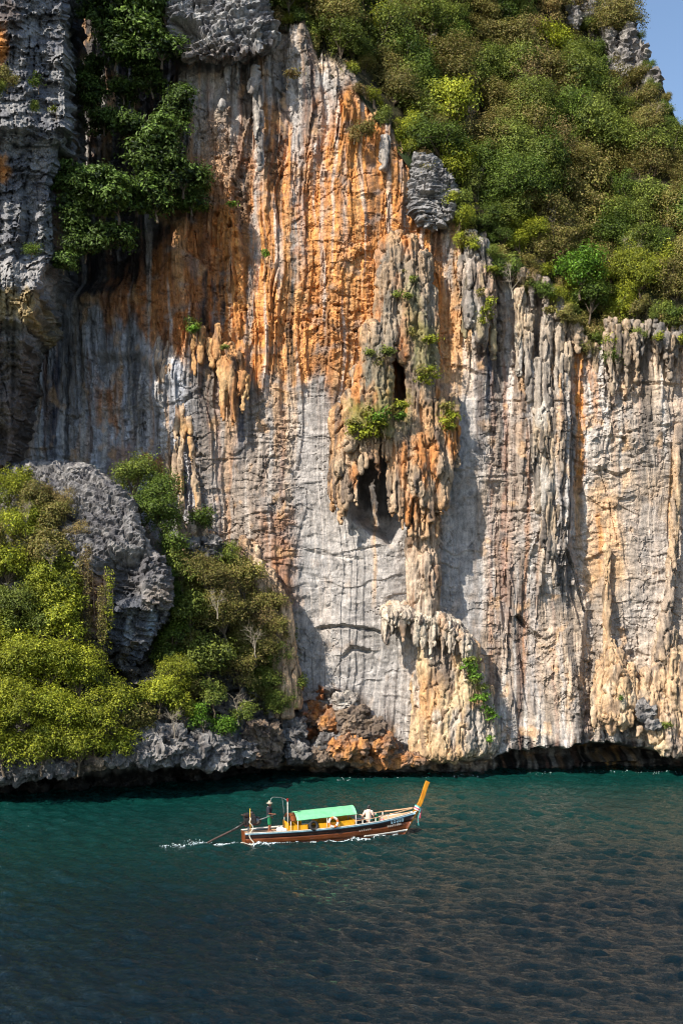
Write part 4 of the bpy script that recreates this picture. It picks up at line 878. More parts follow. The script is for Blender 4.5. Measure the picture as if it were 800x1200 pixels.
def at_tree(px, py, Y, key, sc, mat, label, name='shrub', cat='shrub', group=None, h=1.4, sz=1.0, tilt=(.1, 0)):
    p = U(px, py, Y); p[2] -= h * sc * sz; return plant(name, key, tuple(p), sc, mat, label, cat, group, tilt=tilt, sz=sz)
CN = {'yellow': 'yellow green', 'olive': 'olive', 'mid': 'mid green', 'deep': 'dark green', 'dry': 'dry brown', 'lime': 'bright green', 'glossy': 'dark glossy'}
def size(key, sc): return 'large ' if key[0] == 'l' else 'low ' if key[0] == 's' else 'sparse ' if key[0] == 'thin' else ('' if sc > .8 else 'small ')
# one-off trees
at_tree(680, 322, 91.6, ('m', 1), 1.0, 'lime', 'bright lime green tree standing at the rim of the cliff', 'rim_tree', 'tree', tilt=(.15, 0))
at_tree(690, 356, 92, ('m', 2), .8, 'deep', 'dark green tree right under the bright lime tree at the rim', 'rim_tree', 'tree')
at_tree(715, 385, 92.2, ('s', 1), .95, 'olive', 'olive shrub hanging over the rim below the bright lime tree', 'rim_shrub', h=.8)
at_tree(702, 395, 92, ('s', 2), .8, 'mid', 'small green shrub on the rim beside the orange stripe', 'rim_shrub', h=.8)
at_tree(400, 52, 93, ('m', 3), .95, 'mid', 'rounded green tree on the rim above the grey rock step', 'rim_tree', 'tree')
at_tree(392, 30, 93.5, ('m', 5), .9, 'olive', 'olive tree behind the rounded tree on the rim', 'rim_tree', 'tree')
at_tree(312, 8, 92, ('m', 0), .95, 'mid', 'green tree on top of the grey cap rock', 'rim_tree', 'tree')
at_tree(340, -6, 92.5, ('m', 4), .9, 'yellow', 'yellow green tree on the ledge beside the grey cap rock', 'rim_tree', 'tree')
at_tree(300, 22, 91.4, ('s', 0), .9, 'olive', 'small olive bush at the edge of the grey cap rock', 'rim_shrub', h=.8)
at_tree(285, -4, 91.6, ('m', 6), .8, 'olive', 'olive tree overhanging the grey cap rock', 'rim_tree', 'tree')
at_tree(428, 148, 91, ('s', 3), .8, 'olive', 'dry olive bush on the rock step below the rim', 'rim_shrub', h=.8)
at_tree(415, 158, 90.8, ('s', 1), .55, 'dry', 'small brown bush on the rock step below the rim', 'rim_shrub', h=.8)
at_tree(338, 88, 91, ('tuft', 1), 1.5, 'dry', 'dry brown tuft on the upper grey rock', 'cliff_plant', 'plant', h=.25)
for i in range(34):                      # shrubs spilling over the rim
    px = 535 + i * 9.6 + rnd.uniform(-4, 4); py = float(interp(EDGE, px)) + rnd.uniform(2, 20); mt = ('olive', 'mid', 'dry', 'yellow', 'deep')[rnd.randrange(5)]
    at_tree(px, py, YN - .5 + rnd.uniform(-.5, .5), ('s', i % 4), rnd.uniform(.5, .95), mt, CN[mt] + ' shrub spilling over the rim above ' + ('the striped wall' if px < 640 else 'the orange stripe' if px < 700 else 'the pale slab'), 'rim_shrub', 'shrub', 'shrubs spilling over the rim', h=.8, tilt=(.5, 0))
# trees in the shaded recess beside the pillar
RG = 'trees in the shaded recess beside the pillar'
for px, py, Y, key, sc in ((165, 28, 88.5, ('big', 0), 1.0), (135, 60, 88.8, ('big', 1), .8), (190, 55, 89, ('big', 2), .85), (150, -15, 88.6, ('big', 1), 1.0), (195, 5, 89.5, ('big', 0), .9), (120, 15, 89.5, ('big', 2), .8), (180, 95, 90.2, ('big', 0), .7), (145, 105, 90.6, ('big', 2), .6), (112, 85, 91, ('big', 1), .6), (108, 118, 90.4, ('big', 0), .65), (122, 140, 90, ('big', 2), .65)):
    at_tree(px, py, Y + 1.3, key, sc, 'glossy', ('small ' if sc < .75 else '') + 'broad leaved dark tree high in the shaded recess ' + ('beside the pillar' if px < 140 else 'beside the cap rock' if px > 175 else 'at its middle'), 'recess_tree', 'tree', RG)
for px, py, Y, key, sc in ((195, 165, 88.6, ('big', 1), .9), (170, 190, 87.6, ('big', 0), .9), (215, 205, 88.6, ('big', 2), .9), (110, 215, 86.6, ('big', 2), .85), (140, 235, 86.8, ('big', 1), .9), (185, 235, 87.6, ('big', 0), .85), (85, 250, 86.5, ('big', 0), .7), (100, 285, 86.8, ('big', 1), .75), (130, 275, 87.6, ('big', 2), .75), (75, 305, 86.6, ('big', 2), .55), (225, 235, 89.4, ('big', 1), .6), (155, 150, 89.5, ('big', 2), .8), (200, 130, 89.8, ('big', 0), .7), (85, 215, 87.6, ('big', 1), .7)):
    at_tree(px, py, Y + .9, key, sc, 'glossy', ('small ' if sc < .75 else '') + 'broad leaved dark tree low in the shaded recess ' + ('beside the pillar' if px < 115 else 'beside the orange wall' if px > 185 else 'at its middle'), 'recess_tree', 'tree', RG)
# shrubs on the pillar
at_tree(8, 92, 81.8, ('s', 0), .75, 'olive', 'olive bush growing on the grey pillar near its orange stain', 'pillar_shrub', h=.8)
at_tree(-4, 108, 81.5, ('s', 2), .7, 'mid', 'green bush growing low on the grey pillar ledge', 'pillar_shrub', h=.8)
at_tree(38, 125, 83, ('s', 1), .45, 'mid', 'small green tuft on the middle of the grey pillar', 'pillar_shrub', h=.8)
at_tree(45, 95, 83.4, ('tuft', 0), 1.2, 'deep', 'tiny dark tuft on the pillar face', 'pillar_plant', 'plant', h=.25)
at_tree(66, 130, 84.6, ('tuft', 1), .9, 'yellow', 'tiny yellow tuft at the edge of the pillar', 'pillar_plant', 'plant', h=.25)
at_tree(38, 290, 83.6, ('s', 3), .6, 'deep', 'dark green bush at the foot of the pillar drip', 'pillar_shrub', h=.8)
# tufts on the wall
for px, py, d, sc, mt in ((225, 378, .9, 1.4, 'mid'), (230, 388, 1.0, 1.2, 'lime'), (266, 408, 1.6, .9, 'mid'), (312, 299, 1.0, 1.0, 'lime'), (270, 240, .9, 1.0, 'lime'), (572, 358, 2.0, 1.4, 'yellow'), (570, 370, 2.0, 1.3, 'yellow'), (566, 378, 1.9, 1.0, 'yellow'), (562, 345, 1.9, 1.0, 'olive'), (640, 365, 1.2, 1.2, 'olive'), (578, 318, .9, 1.1, 'yellow'), (775, 852, 2.0, 1.2, 'mid'), (728, 818, 1.9, .7, 'lime'), (660, 372, 1.0, 1.4, 'olive'), (770, 395, 1.0, 1.2, 'yellow'), (798, 400, 1.0, 1.2, 'yellow'), (548, 280, 1.2, 1.4, 'olive'), (556, 292, 1.2, 1.0, 'yellow')):
    at_tree(px, py, YN - d - .2, ('tuft', rnd.randrange(3)), sc, mt, ('large ' if sc > 1.25 else 'small ') + CN[mt] + ' tuft rooted in the cliff wall ' + ('by the orange drip cluster' if px < 330 else 'near the rim' if py < 420 else 'above the sea notch'), 'cliff_plant', 'plant', 'tufts on the cliff wall', h=.25)
for px, py, d, sc, mt in ((430, 505, 3.3, 1.3, 'yellow'), (420, 498, 3.2, 1.2, 'olive'), (440, 496, 3.4, 1.3, 'yellow'), (446, 488, 3.3, 1.1, 'lime'), (450, 500, 3.3, 1.0, 'yellow'), (412, 506, 3.0, 1.0, 'yellow'), (436, 484, 3.1, 1.1, 'olive'), (424, 512, 3.2, .9, 'yellow'), (470, 478, 2.9, 1.0, 'yellow'), (474, 490, 2.9, .9, 'lime'), (462, 484, 2.9, .9, 'olive'), (452, 415, 2.4, 1.0, 'mid'), (446, 425, 2.4, .9, 'olive'), (432, 416, 2.2, .8, 'mid'), (500, 400, 2.0, 1.0, 'yellow'), (506, 440, 2.1, 1.0, 'yellow'), (490, 435, 2.2, 1.0, 'olive'), (498, 448, 2.2, .9, 'yellow'), (476, 350, 1.4, .8, 'mid'), (482, 330, 1.2, .7, 'mid'), (526, 492, 2.2, 1.1, 'yellow'), (530, 502, 2.0, .9, 'yellow'), (484, 392, 2.0, .8, 'olive'), (462, 345, 1.5, .7, 'mid'), (520, 478, 2.2, .9, 'olive'), (470, 320, 1.0, .6, 'olive')):
    at_tree(px, py, YN - d - .25, ('tuft', rnd.randrange(3)), sc * 1.45, mt, 'small ' + CN[mt] + ' tuft on the ' + ('mossy left lobe' if px < 458 else 'upper spine' if py < 410 else 'right lobe' if px > 512 else 'middle') + ' of the big stalactite curtain', 'cliff_plant', 'plant', 'tufts on the stalactite curtain', h=.25)
for px, py, d, sc in ((548, 776, 2.6, 1.3), (556, 784, 2.6, 1.3), (562, 796, 2.6, 1.3), (568, 808, 2.4, 1.2), (566, 820, 2.5, 1.2), (572, 832, 2.3, 1.2), (576, 842, 2.1, 1.0), (544, 782, 2.6, .9), (552, 800, 2.7, 1.0), (556, 820, 2.6, .9), (572, 868, 2.3, .9)):
    at_tree(px, py, YN - d - .1, ('tuft', rnd.randrange(3)), sc, 'lime' if rnd.random() < .5 else 'mid', 'bright green creeper tuft trailing down the flowstone foot', 'cliff_plant', 'plant', 'creeper on the flowstone foot', h=.25)

# headland: yellow-green thicket, vine covered slope, the bushy hill in the middle
for px, py, Y, key, sc, mt in ((15, 800, 79.0, ('l', 0), .8, 'yellow'), (55, 790, 79.2, ('l', 1), .8, 'yellow'), (95, 805, 79.6, ('l', 2), .75, 'yellow'), (130, 830, 80.0, ('m', 0), .95, 'yellow'), (30, 845, 78.2, ('l', 2), .75, 'yellow'), (75, 850, 78.6, ('l', 0), .72, 'yellow'), (112, 855, 79.2, ('m', 3), .95, 'yellow'), (-15, 850, 77.6, ('l', 1), .8, 'yellow'), (5, 880, 77.6, ('m', 2), .85, 'yellow'), (50, 880, 78.0, ('m', 1), .85, 'yellow'), (92, 882, 78.6, ('m', 5), .8, 'yellow'), (140, 862, 79.4, ('s', 0), 1.1, 'yellow'), (25, 770, 80.2, ('m', 4), .9, 'yellow'), (160, 835, 80.6, ('s', 2), 1.1, 'olive'), (65, 775, 80.6, ('m', 6), .8, 'yellow'), (-20, 790, 79, ('l', 0), .8, 'yellow')):
    at_tree(px, py, Y, key, sc, mt, size(key, sc) + CN[mt] + ' bush ' + ('overhanging the dark notch' if py > 868 else 'at the top of the thicket' if py < 795 else 'where the thicket meets the grey rocks' if px > 105 else 'in the middle of the thicket') + ' above the water', 'thicket_bush', 'bush', 'thicket bushes above the water')
for px, py, Y, key, sc, mt in ((10, 580, 84.5, ('m', 0), .8, 'yellow'), (40, 590, 83.8, ('m', 1), .7, 'olive'), (65, 610, 83.2, ('m', 5), .65, 'olive'), (20, 625, 83.0, ('m', 3), .85, 'yellow'), (55, 645, 82.4, ('m', 4), .8, 'olive'), (80, 650, 82.2, ('s', 1), .9, 'yellow'), (10, 670, 82, ('m', 2), .85, 'yellow'), (45, 690, 81.8, ('m', 6), .85, 'yellow'), (75, 690, 81.8, ('m', 0), .6, 'mid'), (15, 720, 81.2, ('m', 5), .85, 'mid'), (50, 735, 81.2, ('m', 1), .75, 'mid'), (-15, 640, 82, ('m', 6), .9, 'olive'), (-10, 745, 80.6, ('l', 1), .7, 'yellow'), (85, 720, 82, ('s', 3), .7, 'olive'), (25, 555, 86.2, ('s', 0), 1.0, 'yellow'), (60, 575, 84.6, ('s', 2), .8, 'dry'), (88, 625, 83, ('thin', 0), .5, 'dry'), (75, 590, 84, ('thin', 1), .5, 'dry')):
    at_tree(px, py, Y, key, sc, mt, size(key, sc) + CN[mt] + ' shrub ' + ('at the top of' if py < 600 else 'halfway up' if py < 680 else 'low on') + ' the creeper slope ' + ('by the grey rock block' if px > 52 else 'far from the rock block'), 'slope_shrub', 'shrub', 'shrubs beside the grey rock block')
for i in range(20):
    px, py = rnd.uniform(-10, 78), rnd.uniform(565, 760); Y = float(interp([(560, 85.2), (640, 82.6), (760, 80.6)], py))
    at_tree(px, py, Y - .2, ('s', i % 4), rnd.uniform(.8, 1.25), ('yellow', 'olive', 'yellow', 'mid')[i % 4], 'low ' + CN[('yellow', 'olive', 'yellow', 'mid')[i % 4]] + ' creeper clump ' + ('at the top of' if py < 630 else 'halfway up' if py < 700 else 'low on') + ' the slope beside the grey block', 'slope_shrub', 'shrub', 'creeper clumps beside the grey rock block', h=.8)
for i in range(16):
    px = rnd.uniform(195, 335); py = rnd.uniform(max(660, 640 + (px - 250) * .8), 830); Y = float(head_y(np.array([px]), np.array([py]))[0]) - (1.6 if px < 290 else .9)
    at_tree(px, py, Y, ('s', i % 4), rnd.uniform(.8, 1.2), ('olive', 'mid', 'yellow', 'olive')[i % 4], 'low ' + CN[('olive', 'mid', 'yellow', 'olive')[i % 4]] + ' leafy clump ' + ('high on' if py < 720 else 'halfway up' if py < 780 else 'at the foot of') + ' the overgrown mound', 'mound_bush', 'bush', 'clumps on the overgrown mound', h=.8)
for (px, py, Y) in ((255, 700, 84.6), (300, 745, 85.2), (205, 845, 81), (60, 650, 81.2), (30, 600, 82.6), (280, 825, 84)):
    p = U(px, py + 20, Y); plant('bare_shrub', ('bare', rnd.randrange(3)), tuple(p), .62, None, 'leafless pale shrub twigs poking out of the headland bushes', 'shrub', 'leafless shrubs on the headland')
at_tree(154, 566, 87.8, ('m', 2), .98, 'mid', 'leafy green tree behind the top of the grey rock block', 'headland_tree', 'tree')
at_tree(185, 592, 87.2, ('l', 1), .8, 'deep', 'large dark green tree between the grey block and the cliff', 'headland_tree', 'tree')
at_tree(195, 620, 87.2, ('m', 5), .8, 'deep', 'dark green tree low between the grey block and the cliff', 'headland_tree', 'tree')
at_tree(237, 612, 88.6, ('s', 2), 1.0, 'deep', 'small rounded dark bush on a stub of grey rock', 'headland_shrub', h=.8)
for i in range(14):
    px, py = -30 - i * 10, rnd.uniform(600, 860); mt = ('yellow', 'olive', 'mid')[i % 3]
    at_tree(px, py, float(head_y(np.array([px]), np.array([py]))[0]) - .8, ('l', i % 3), .8, mt, 'large ' + CN[mt] + ' bush on the far flank of the headland', 'flank_bush', 'bush', 'bushes on the far flank of the headland')
at_tree(204, 632, 86.4, ('s', 3), 1.1, 'deep', 'low dark shrub at the foot of the trees beside the grey block', 'headland_shrub', h=.8)
for px, py, Y, key, sc, mt in ((245, 690, 86.6, ('l', 0), .72, 'olive'), (285, 680, 87.6, ('m', 1), .85, 'olive'), (215, 670, 86.4, ('m', 2), .8, 'mid'), (310, 715, 87.6, ('m', 3), .95, 'olive'), (265, 735, 86, ('l', 2), .75, 'olive'), (225, 720, 85.6, ('m', 4), .95, 'mid'), (300, 760, 86.6, ('l', 1), .7, 'olive'), (322, 745, 87.4, ('m', 5), .8, 'olive'), (195, 690, 86.4, ('m', 6), .75, 'deep'), (205, 750, 85, ('m', 0), .85, 'deep'), (245, 775, 85, ('m', 1), .95, 'mid'), (280, 790, 85.6, ('m', 3), .9, 'olive'), (320, 700, 88.2, ('s', 0), .9, 'olive'), (335, 735, 88.2, ('s', 1), .9, 'yellow'), (260, 655, 88, ('m', 6), .7, 'mid'), (290, 655, 88.4, ('s', 3), 1.0, 'yellow'), (195, 780, 84.2, ('m', 2), .75, 'deep'), (225, 790, 84.4, ('m', 5), .75, 'mid'), (330, 770, 87.4, ('m', 6), .8, 'mid'), (310, 800, 86.6, ('m', 4), .8, 'mid'), (345, 795, 87.6, ('s', 2), 1.0, 'mid'), (190, 715, 85.6, ('m', 3), .8, 'deep'), (335, 820, 87.2, ('m', 1), .7, 'mid'), (270, 700, 87, ('thin', 2), .8, 'dry'), (300, 735, 86.6, ('thin', 0), .8, 'dry')):
    Y += float(interp([(200, 0), (260, 1.0), (300, 2.0), (345, 2.0)], px)); Y = max(Y, float(interp([(250, 86), (290, 88.6), (320, 89.9), (345, 90.6)], px)))
    if px > 300: sc *= .86
    at_tree(px, py, Y, key, sc, mt, size(key, sc) + CN[mt] + ' bush ' + ('at the top of' if py < 695 else 'halfway up' if py < 765 else 'at the foot of') + ' the overgrown mound ' + ('beside the grey block' if px < 235 else 'beside the pale cliff' if px > 298 else 'at its middle'), 'mound_bush', 'bush', 'bushes on the overgrown mound')
for px, py, Y, key, sc, mt in ((215, 828, 82.6, ('s', 0), 1.05, 'yellow'), (238, 838, 82.8, ('s', 1), .85, 'lime'), (262, 845, 83.4, ('s', 3), .95, 'lime'), (188, 825, 82, ('m', 5), .7, 'yellow'), (172, 815, 81.8, ('s', 2), 1.0, 'yellow'), (205, 800, 83.2, ('m', 3), .7, 'yellow'), (250, 815, 84, ('s', 2), 1.1, 'mid'), (285, 835, 84.4, ('s', 0), .8, 'mid'), (175, 845, 81, ('s', 1), .8, 'olive')):
    at_tree(px, py, Y, key, sc, mt, size(key, sc) + CN[mt] + ' shrub right above the jagged shore rocks ' + ('by the thicket' if px < 195 else 'by the rubble' if px > 255 else 'at their middle'), 'shore_shrub', 'shrub', 'shrubs above the shore rocks', h=.9)
at_tree(330, 835, 89.4, ('l', 2), .5, 'mid', 'green tree leaning over the shore rocks beside the orange rubble', 'shore_tree', 'tree')

# hanging vines in front of the grey block
def vine(px, py0, py1, Y, w, mat, label, seed, n=26):
    r = np.random.RandomState(seed); V = []; F = []
    for k in range(7):
        x = px + r.uniform(-w, w); pts = []; y = py0
        while y < py1 - r.rand() * 14: pts.append(tuple(U(x, y, Y + r.uniform(-.15, .15)))); x += r.uniform(-1, 1); y += 12
        if len(pts) > 2:
            v, f = tube_vf(pts, .018, 4, True, len(V)); V += v; F += f
    o = empty('hanging_vine', tuple(U(px, py0, Y)))
    lb = [(0, 0, -(py1 - py0) * Y / FPX * (i + .5) / n, w * Y / FPX, .22, (py1 - py0) * Y / FPX / n * .9) for i in range(n)]
    cm = crown_mesh('leaves', lb, 30 * n // 4, 9, .075, seed, .1, 1.2); l = link('leaves', cm, LEAF[mat], o)
    V = [tuple(np.array(v) - U(px, py0, Y)) for v in V]; me = bpy.data.meshes.new('stem'); me.from_pydata(V, [], F); me.update(); link('stem', me, BARK, o)
    tag(o, label, 'vine')
vine(103, 640, 775, 81.8, 5, 'dry', 'brown dried vine hanging down beside the grey rock block', 1)
vine(120, 690, 790, 81.7, 5, 'olive', 'olive vine hanging in front of the grey rock block', 2)
vine(128, 668, 745, 81.7, 6, 'yellow', 'short yellow green vine over the hollow of the grey block', 3, 14)
vine(95, 650, 720, 81.9, 4, 'olive', 'thin vine at the edge of the creeper covered slope', 4, 14)
# ------------------------------------------------------------------ longtail boat
def paint(name, c0, c1=None, rough=.45, scale=6, metal=0.0, stretch=(1, 1, 1), bump=0):
    m, nt, b = new_mat(name); c1 = c0 * .6 if c1 is None else c1
    tc = nd(nt, 'ShaderNodeTexCoord'); mp = nd(nt, 'ShaderNodeMapping'); mp.inputs['Scale'].default_value = stretch; nt.links.new(tc.outputs['Object'], mp.inputs[0])
    n = noise_node(nt, scale, 6, .7, mp.outputs[0]); nt.links.new(mixc(nt, mapr(nt, n.outputs['Fac'], .38, .68, 0, 1), c0, c1), b.inputs['Base Color'])
    b.inputs['Roughness'].default_value = rough; b.inputs['Metallic'].default_value = metal
    if bump:
        bp = nd(nt, 'ShaderNodeBump'); bp.inputs['Strength'].default_value = bump; bp.inputs['Distance'].default_value = .02
        nt.links.new(n.outputs['Fac'], bp.inputs['Height']); nt.links.new(bp.outputs[0], b.inputs['Normal'])
    return m
PM = dict(
    brown=paint('varnished_plank', lin(140, 76, 36), lin(86, 44, 24), .35, 5, 0, (.35, 2, 5)), dark=paint('dark_plank', lin(62, 36, 26), lin(36, 24, 20), .4, 5, 0, (.35, 2, 5)),
    blue=paint('pale_blue_paint', lin(150, 186, 200), lin(116, 150, 166), .45), white=paint('white_paint', lin(226, 220, 206), lin(190, 180, 164), .5), pink=paint('bare_deck', lin(214, 172, 130), lin(184, 142, 106), .6, 5, 0, (.5, 3, 1)),
    yellow=paint('yellow_paint', lin(238, 176, 30), lin(208, 140, 24), .4), prow=paint('yellow_varnish', lin(224, 152, 40), lin(186, 112, 28), .35, 4, 0, (1, 1, .4)),
    green=paint('green_canvas', lin(128, 202, 148), lin(104, 180, 126), .7, 3, bump=.2), black=paint('engine_black', lin(34, 34, 36), lin(58, 52, 48), .45, 12), red=paint('red_enamel', lin(170, 40, 30), lin(110, 30, 24), .4, 9), steel=paint('grey_steel', lin(170, 172, 172), lin(120, 116, 110), .4, 10, .6),
    rust=paint('rusty_shaft', lin(76, 52, 40), lin(48, 36, 30), .6, 10), rope=paint('white_rope', lin(226, 216, 196), lin(186, 174, 150), .8, 20), rubber=paint('tyre_rubber', lin(34, 32, 32), lin(52, 48, 46), .8, 10), orange=paint('ring_orange', lin(232, 132, 66), lin(206, 106, 50), .5, 6), ringw=paint('ring_white', lin(236, 226, 208), lin(210, 196, 176), .5, 6),
    skin=paint('skin', lin(150, 98, 70), lin(130, 82, 58), .55, 8), pale=paint('pale_skin', lin(220, 168, 140), lin(206, 150, 124), .55, 8), navy=paint('dark_shirt', lin(34, 34, 44), lin(24, 24, 30), .85, 14), gshort=paint('green_shorts', lin(20, 124, 76), lin(14, 100, 62), .85, 14), straw=paint('straw_hat', lin(196, 186, 164), lin(160, 148, 124), .8, 24), hair=paint('dark_hair', lin(30, 24, 22), lin(44, 34, 30), .6, 20), shirt=paint('pale_shirt', lin(236, 206, 186), lin(222, 186, 166), .85, 12), teal=paint('teal_cloth', lin(26, 140, 136), lin(20, 110, 112), .85, 12), scarf=paint('white_cloth', lin(230, 224, 214), lin(204, 196, 186), .85, 12), magenta=paint('pink_ribbon', lin(222, 92, 110), lin(196, 60, 84), .7, 12), gbag=paint('green_bag', lin(22, 126, 76), lin(16, 100, 60), .6, 9), cord=paint('teal_ribbon', lin(90, 180, 170), lin(70, 150, 140), .7, 10))
YAW = math.radians(15.5); BM = Matrix.Translation((-5.2, 66.35, 0.0)) @ Matrix.Rotation(YAW, 4, 'Z') @ Matrix.Rotation(math.radians(-.8), 4, 'Y')
boat = empty('longtail_boat'); boat.matrix_world = BM
tag(boat, 'wooden longtail boat with green canopy and tall yellow prow', 'boat')
gz = lambda x: interp([(0, .60), (3, .62), (5, .68), (7, .80), (8.4, .98), (9.2, 1.14), (10, 1.32)], x)
gb = lambda x: interp([(-.2, .52), (0, .55), (1, .70), (2.5, .84), (4.5, .90), (6, .84), (7.2, .68), (8.2, .46), (9.0, .22), (9.6, .07), (10, .05)], x)
def hb(x, z):
    g = gz(x); t = np.clip((z + .3) / (g + .3), 0, 1.1); return gb(x) * (.62 + .38 * t ** .7)
def mesh_pd(name, V, F, mat, parent, smooth=False, loc=None, rot=None):
    me = bpy.data.meshes.new(name); me.from_pydata([tuple(map(float, v)) for v in V], [], F); me.update()
    if smooth: me.polygons.foreach_set('use_smooth', np.ones(len(me.polygons), bool))
    o = link(name, me, mat, parent)
    if loc is not None: o.location = loc
    return o
def strake(name, s, f0, f1, mat, out0=0.0, out1=0.0, th=.035, rows=4, n=44, x0=0.0):
    """plank band between height fractions f0..f1 of the freeboard on side s"""
    V = []; F = []; 
    for i in range(n):
        u = x0 + (1 - x0) * i / (n - 1)
        for layer in (0, 1):
            for j in range(rows):
                f = f0 + (f1 - f0) * j / (rows - 1)
                xg = u * 9.0; zg = -.3 + (float(gz(xg)) + .3) * f; x = u * (9.0 + .60 * max(zg, -.2))
                y = float(hb(min(x, 9.9), zg)) + (out0 + (out1 - out0) * j / (rows - 1)) - layer * th
                V.append((x, s * max(y, .012), zg))
    k = rows * 2
    for i in range(n - 1):
        a = i * k; b = a + k
        for j in range(rows - 1):
            F.append((a + j, b + j, b + j + 1, a + j + 1)); F.append((a + rows + j, a + rows + j + 1, b + rows + j + 1, b + rows + j))
        F.append((a + rows - 1, b + rows - 1, b + k - 1, a + k - 1)); F.append((a, a + rows, b + rows, b))
    for a in (0, (n - 1) * k):
        for j in range(rows - 1): F.append((a + j, a + j + 1, a + rows + j + 1, a + rows + j))
    if s < 0: F = [tuple(reversed(f)) for f in F]
    return mesh_pd(name, V, F, mat, boat, True)
for s in (-1, 1):
    strake('bottom_strake', s, 0, .31, PM['brown'])
    strake('boot_stripe', s, .26, .34, PM['white'], .018, .018, .03, 3, 24, .72); strake('lower_strake', s, .30, .66, PM['brown'], .012, .012); strake('upper_strake', s, .65, .885, PM['dark'], .02, .02)
    strake('rub_rail', s, .88, .945, PM['blue'], .045, .045, .08, 3); strake('gunwale', s, .94, 1.0, PM['white'], .03, .05, .10, 3)
def loft_deck(name, x0, x1, zf, mat, inset=.03, n=14, th=.03):
    V = []; F = []
    for i in range(n):
        x = x0 + (x1 - x0) * i / (n - 1); z = zf(x); w = max(float(hb(x, z)) - inset, .03)
        V += [(x, -w, z), (x, w, z), (x, w, z - th), (x, -w, z - th)]
    for i in range(n - 1):
        a = i * 4; b = a + 4
        F += [(a, b, b + 1, a + 1), (a + 1, b + 1, b + 2, a + 2), (a + 2, b + 2, b + 3, a + 3), (a + 3, b + 3, b, a)]
    F += [(0, 1, 2, 3), tuple(reversed([(n - 1) * 4 + k for k in range(4)]))]
    return mesh_pd(name, V, F, mat, boat)
loft_deck('floor', .02, 8.4, lambda x: .16 + .02 * x * .3, PM['pink'], .05); loft_deck('stern_deck', .02, 1.9, lambda x: .47, PM['pink']); loft_deck('foredeck', 7.75, 9.3, lambda x: float(gz(x)) - .10, PM['pink'])
def box(name, c, s, mat, parent, rot=(0, 0, 0), bev=.008):
    bm = bmesh.new(); bmesh.ops.create_cube(bm, size=1); bmesh.ops.scale(bm, vec=s, verts=bm.verts)
    if bev: bmesh.ops.bevel(bm, geom=bm.edges[:], offset=bev, segments=2, affect='EDGES', profile=.5)
    me = bpy.data.meshes.new(name); bm.to_mesh(me); bm.free(); o = link(name, me, mat, parent); o.location = c; o.rotation_euler = rot; return o
def tube(name, pts, r, mat, parent, seg=8, smooth=True):
    v, f = tube_vf(pts, r, seg); return mesh_pd(name, v, f, mat, parent, smooth)
def ring(name, R, r, mat, parent, loc=(0, 0, 0), rot=(0, 0, 0), n=28, m=10, bands=None):
    V = []; F = []
    for i in range(n):
        a = 2 * math.pi * i / n
        for j in range(m):
            b = 2 * math.pi * j / m; V.append(((R + r * math.cos(b)) * math.cos(a), (R + r * math.cos(b)) * math.sin(a), r * math.sin(b)))
            F.append((i * m + j, ((i + 1) % n) * m + j, ((i + 1) % n) * m + (j + 1) % m, i * m + (j + 1) % m))
    o = mesh_pd(name, V, F, mat, parent, True); o.location = loc; o.rotation_euler = rot
    if bands:
        o.data.materials.append(bands)
        for p in o.data.polygons:
            a = p.index // m / n; p.material_index = 1 if (a * 4) % 1 < .42 else 0
    return o
box('transom', (.02, 0, .17), (.05, 1.02, .82), PM['brown'], boat)
for x in (1.95, 6.15, 7.1, 7.75): box('thwart', (x, 0, float(gz(x)) - .2), (.2, 2 * float(hb(x, .5)) - .06, .035), PM['pink'], boat)
# stem and the tall prow board
def board(name, side, halfw, mat, parent):            # side: list of (x, z, profile width)
    V = []; F = []
    for i, (x, z, w) in enumerate(side):
        a = side[max(i - 1, 0)]; b = side[min(i + 1, len(side) - 1)]; t = Vector((b[0] - a[0], 0, b[1] - a[1])).normalized(); nrm = Vector((t.z, 0, -t.x)); p = Vector((x, 0, z))
        for sy, sn in ((-1, -1), (-1, 1), (1, 1), (1, -1)): V.append(tuple(p + nrm * w * .5 * sn + Vector((0, halfw * sy, 0))))
    n = len(side)
    for i in range(n - 1):
        for k in range(4): F.append((i * 4 + k, i * 4 + (k + 1) % 4, i * 4 + 4 + (k + 1) % 4, i * 4 + 4 + k))
    F += [(3, 2, 1, 0), tuple((n - 1) * 4 + k for k in range(4))]
    o = mesh_pd(name, V, F, mat, parent); m = o.modifiers.new('b', 'BEVEL'); m.width = .015; m.segments = 2; return o
board('stem', [(8.75, -.3, .2), (8.98, 0, .2), (9.3, .5, .2), (9.55, .9, .2), (9.72, 1.18, .2)], .05, PM['prow'], boat)
board('prow_board', [(9.50, .90, .25), (9.74, 1.22, .24), (9.93, 1.55, .23), (10.07, 1.9, .225), (10.19, 2.25, .23), (10.31, 2.55, .24), (10.38, 2.69, .245)], .055, PM['prow'], boat)
for s in (-1, 1):   # white wash rail forward, on short posts
    xs = np.linspace(5.9, 8.0, 12); tube('wash_rail', [(x, s * (float(gb(x)) - .03), float(gz(x)) + .17) for x in xs], .022, PM['pink'], boat)
    for x in np.linspace(6.0, 7.9, 6): box('rail_post', (x, s * (float(gb(x)) - .03), float(gz(x)) + .07), (.07, .04, .18), PM['white'], boat)
    xs = np.linspace(8.0, 9.5, 10); tube('bow_rail', [(x, s * max(float(gb(x)) - .02, .05), float(gz(x)) + .17 - .1 * (x - 8) / 1.5) for x in xs], .035, PM['pink'], boat)
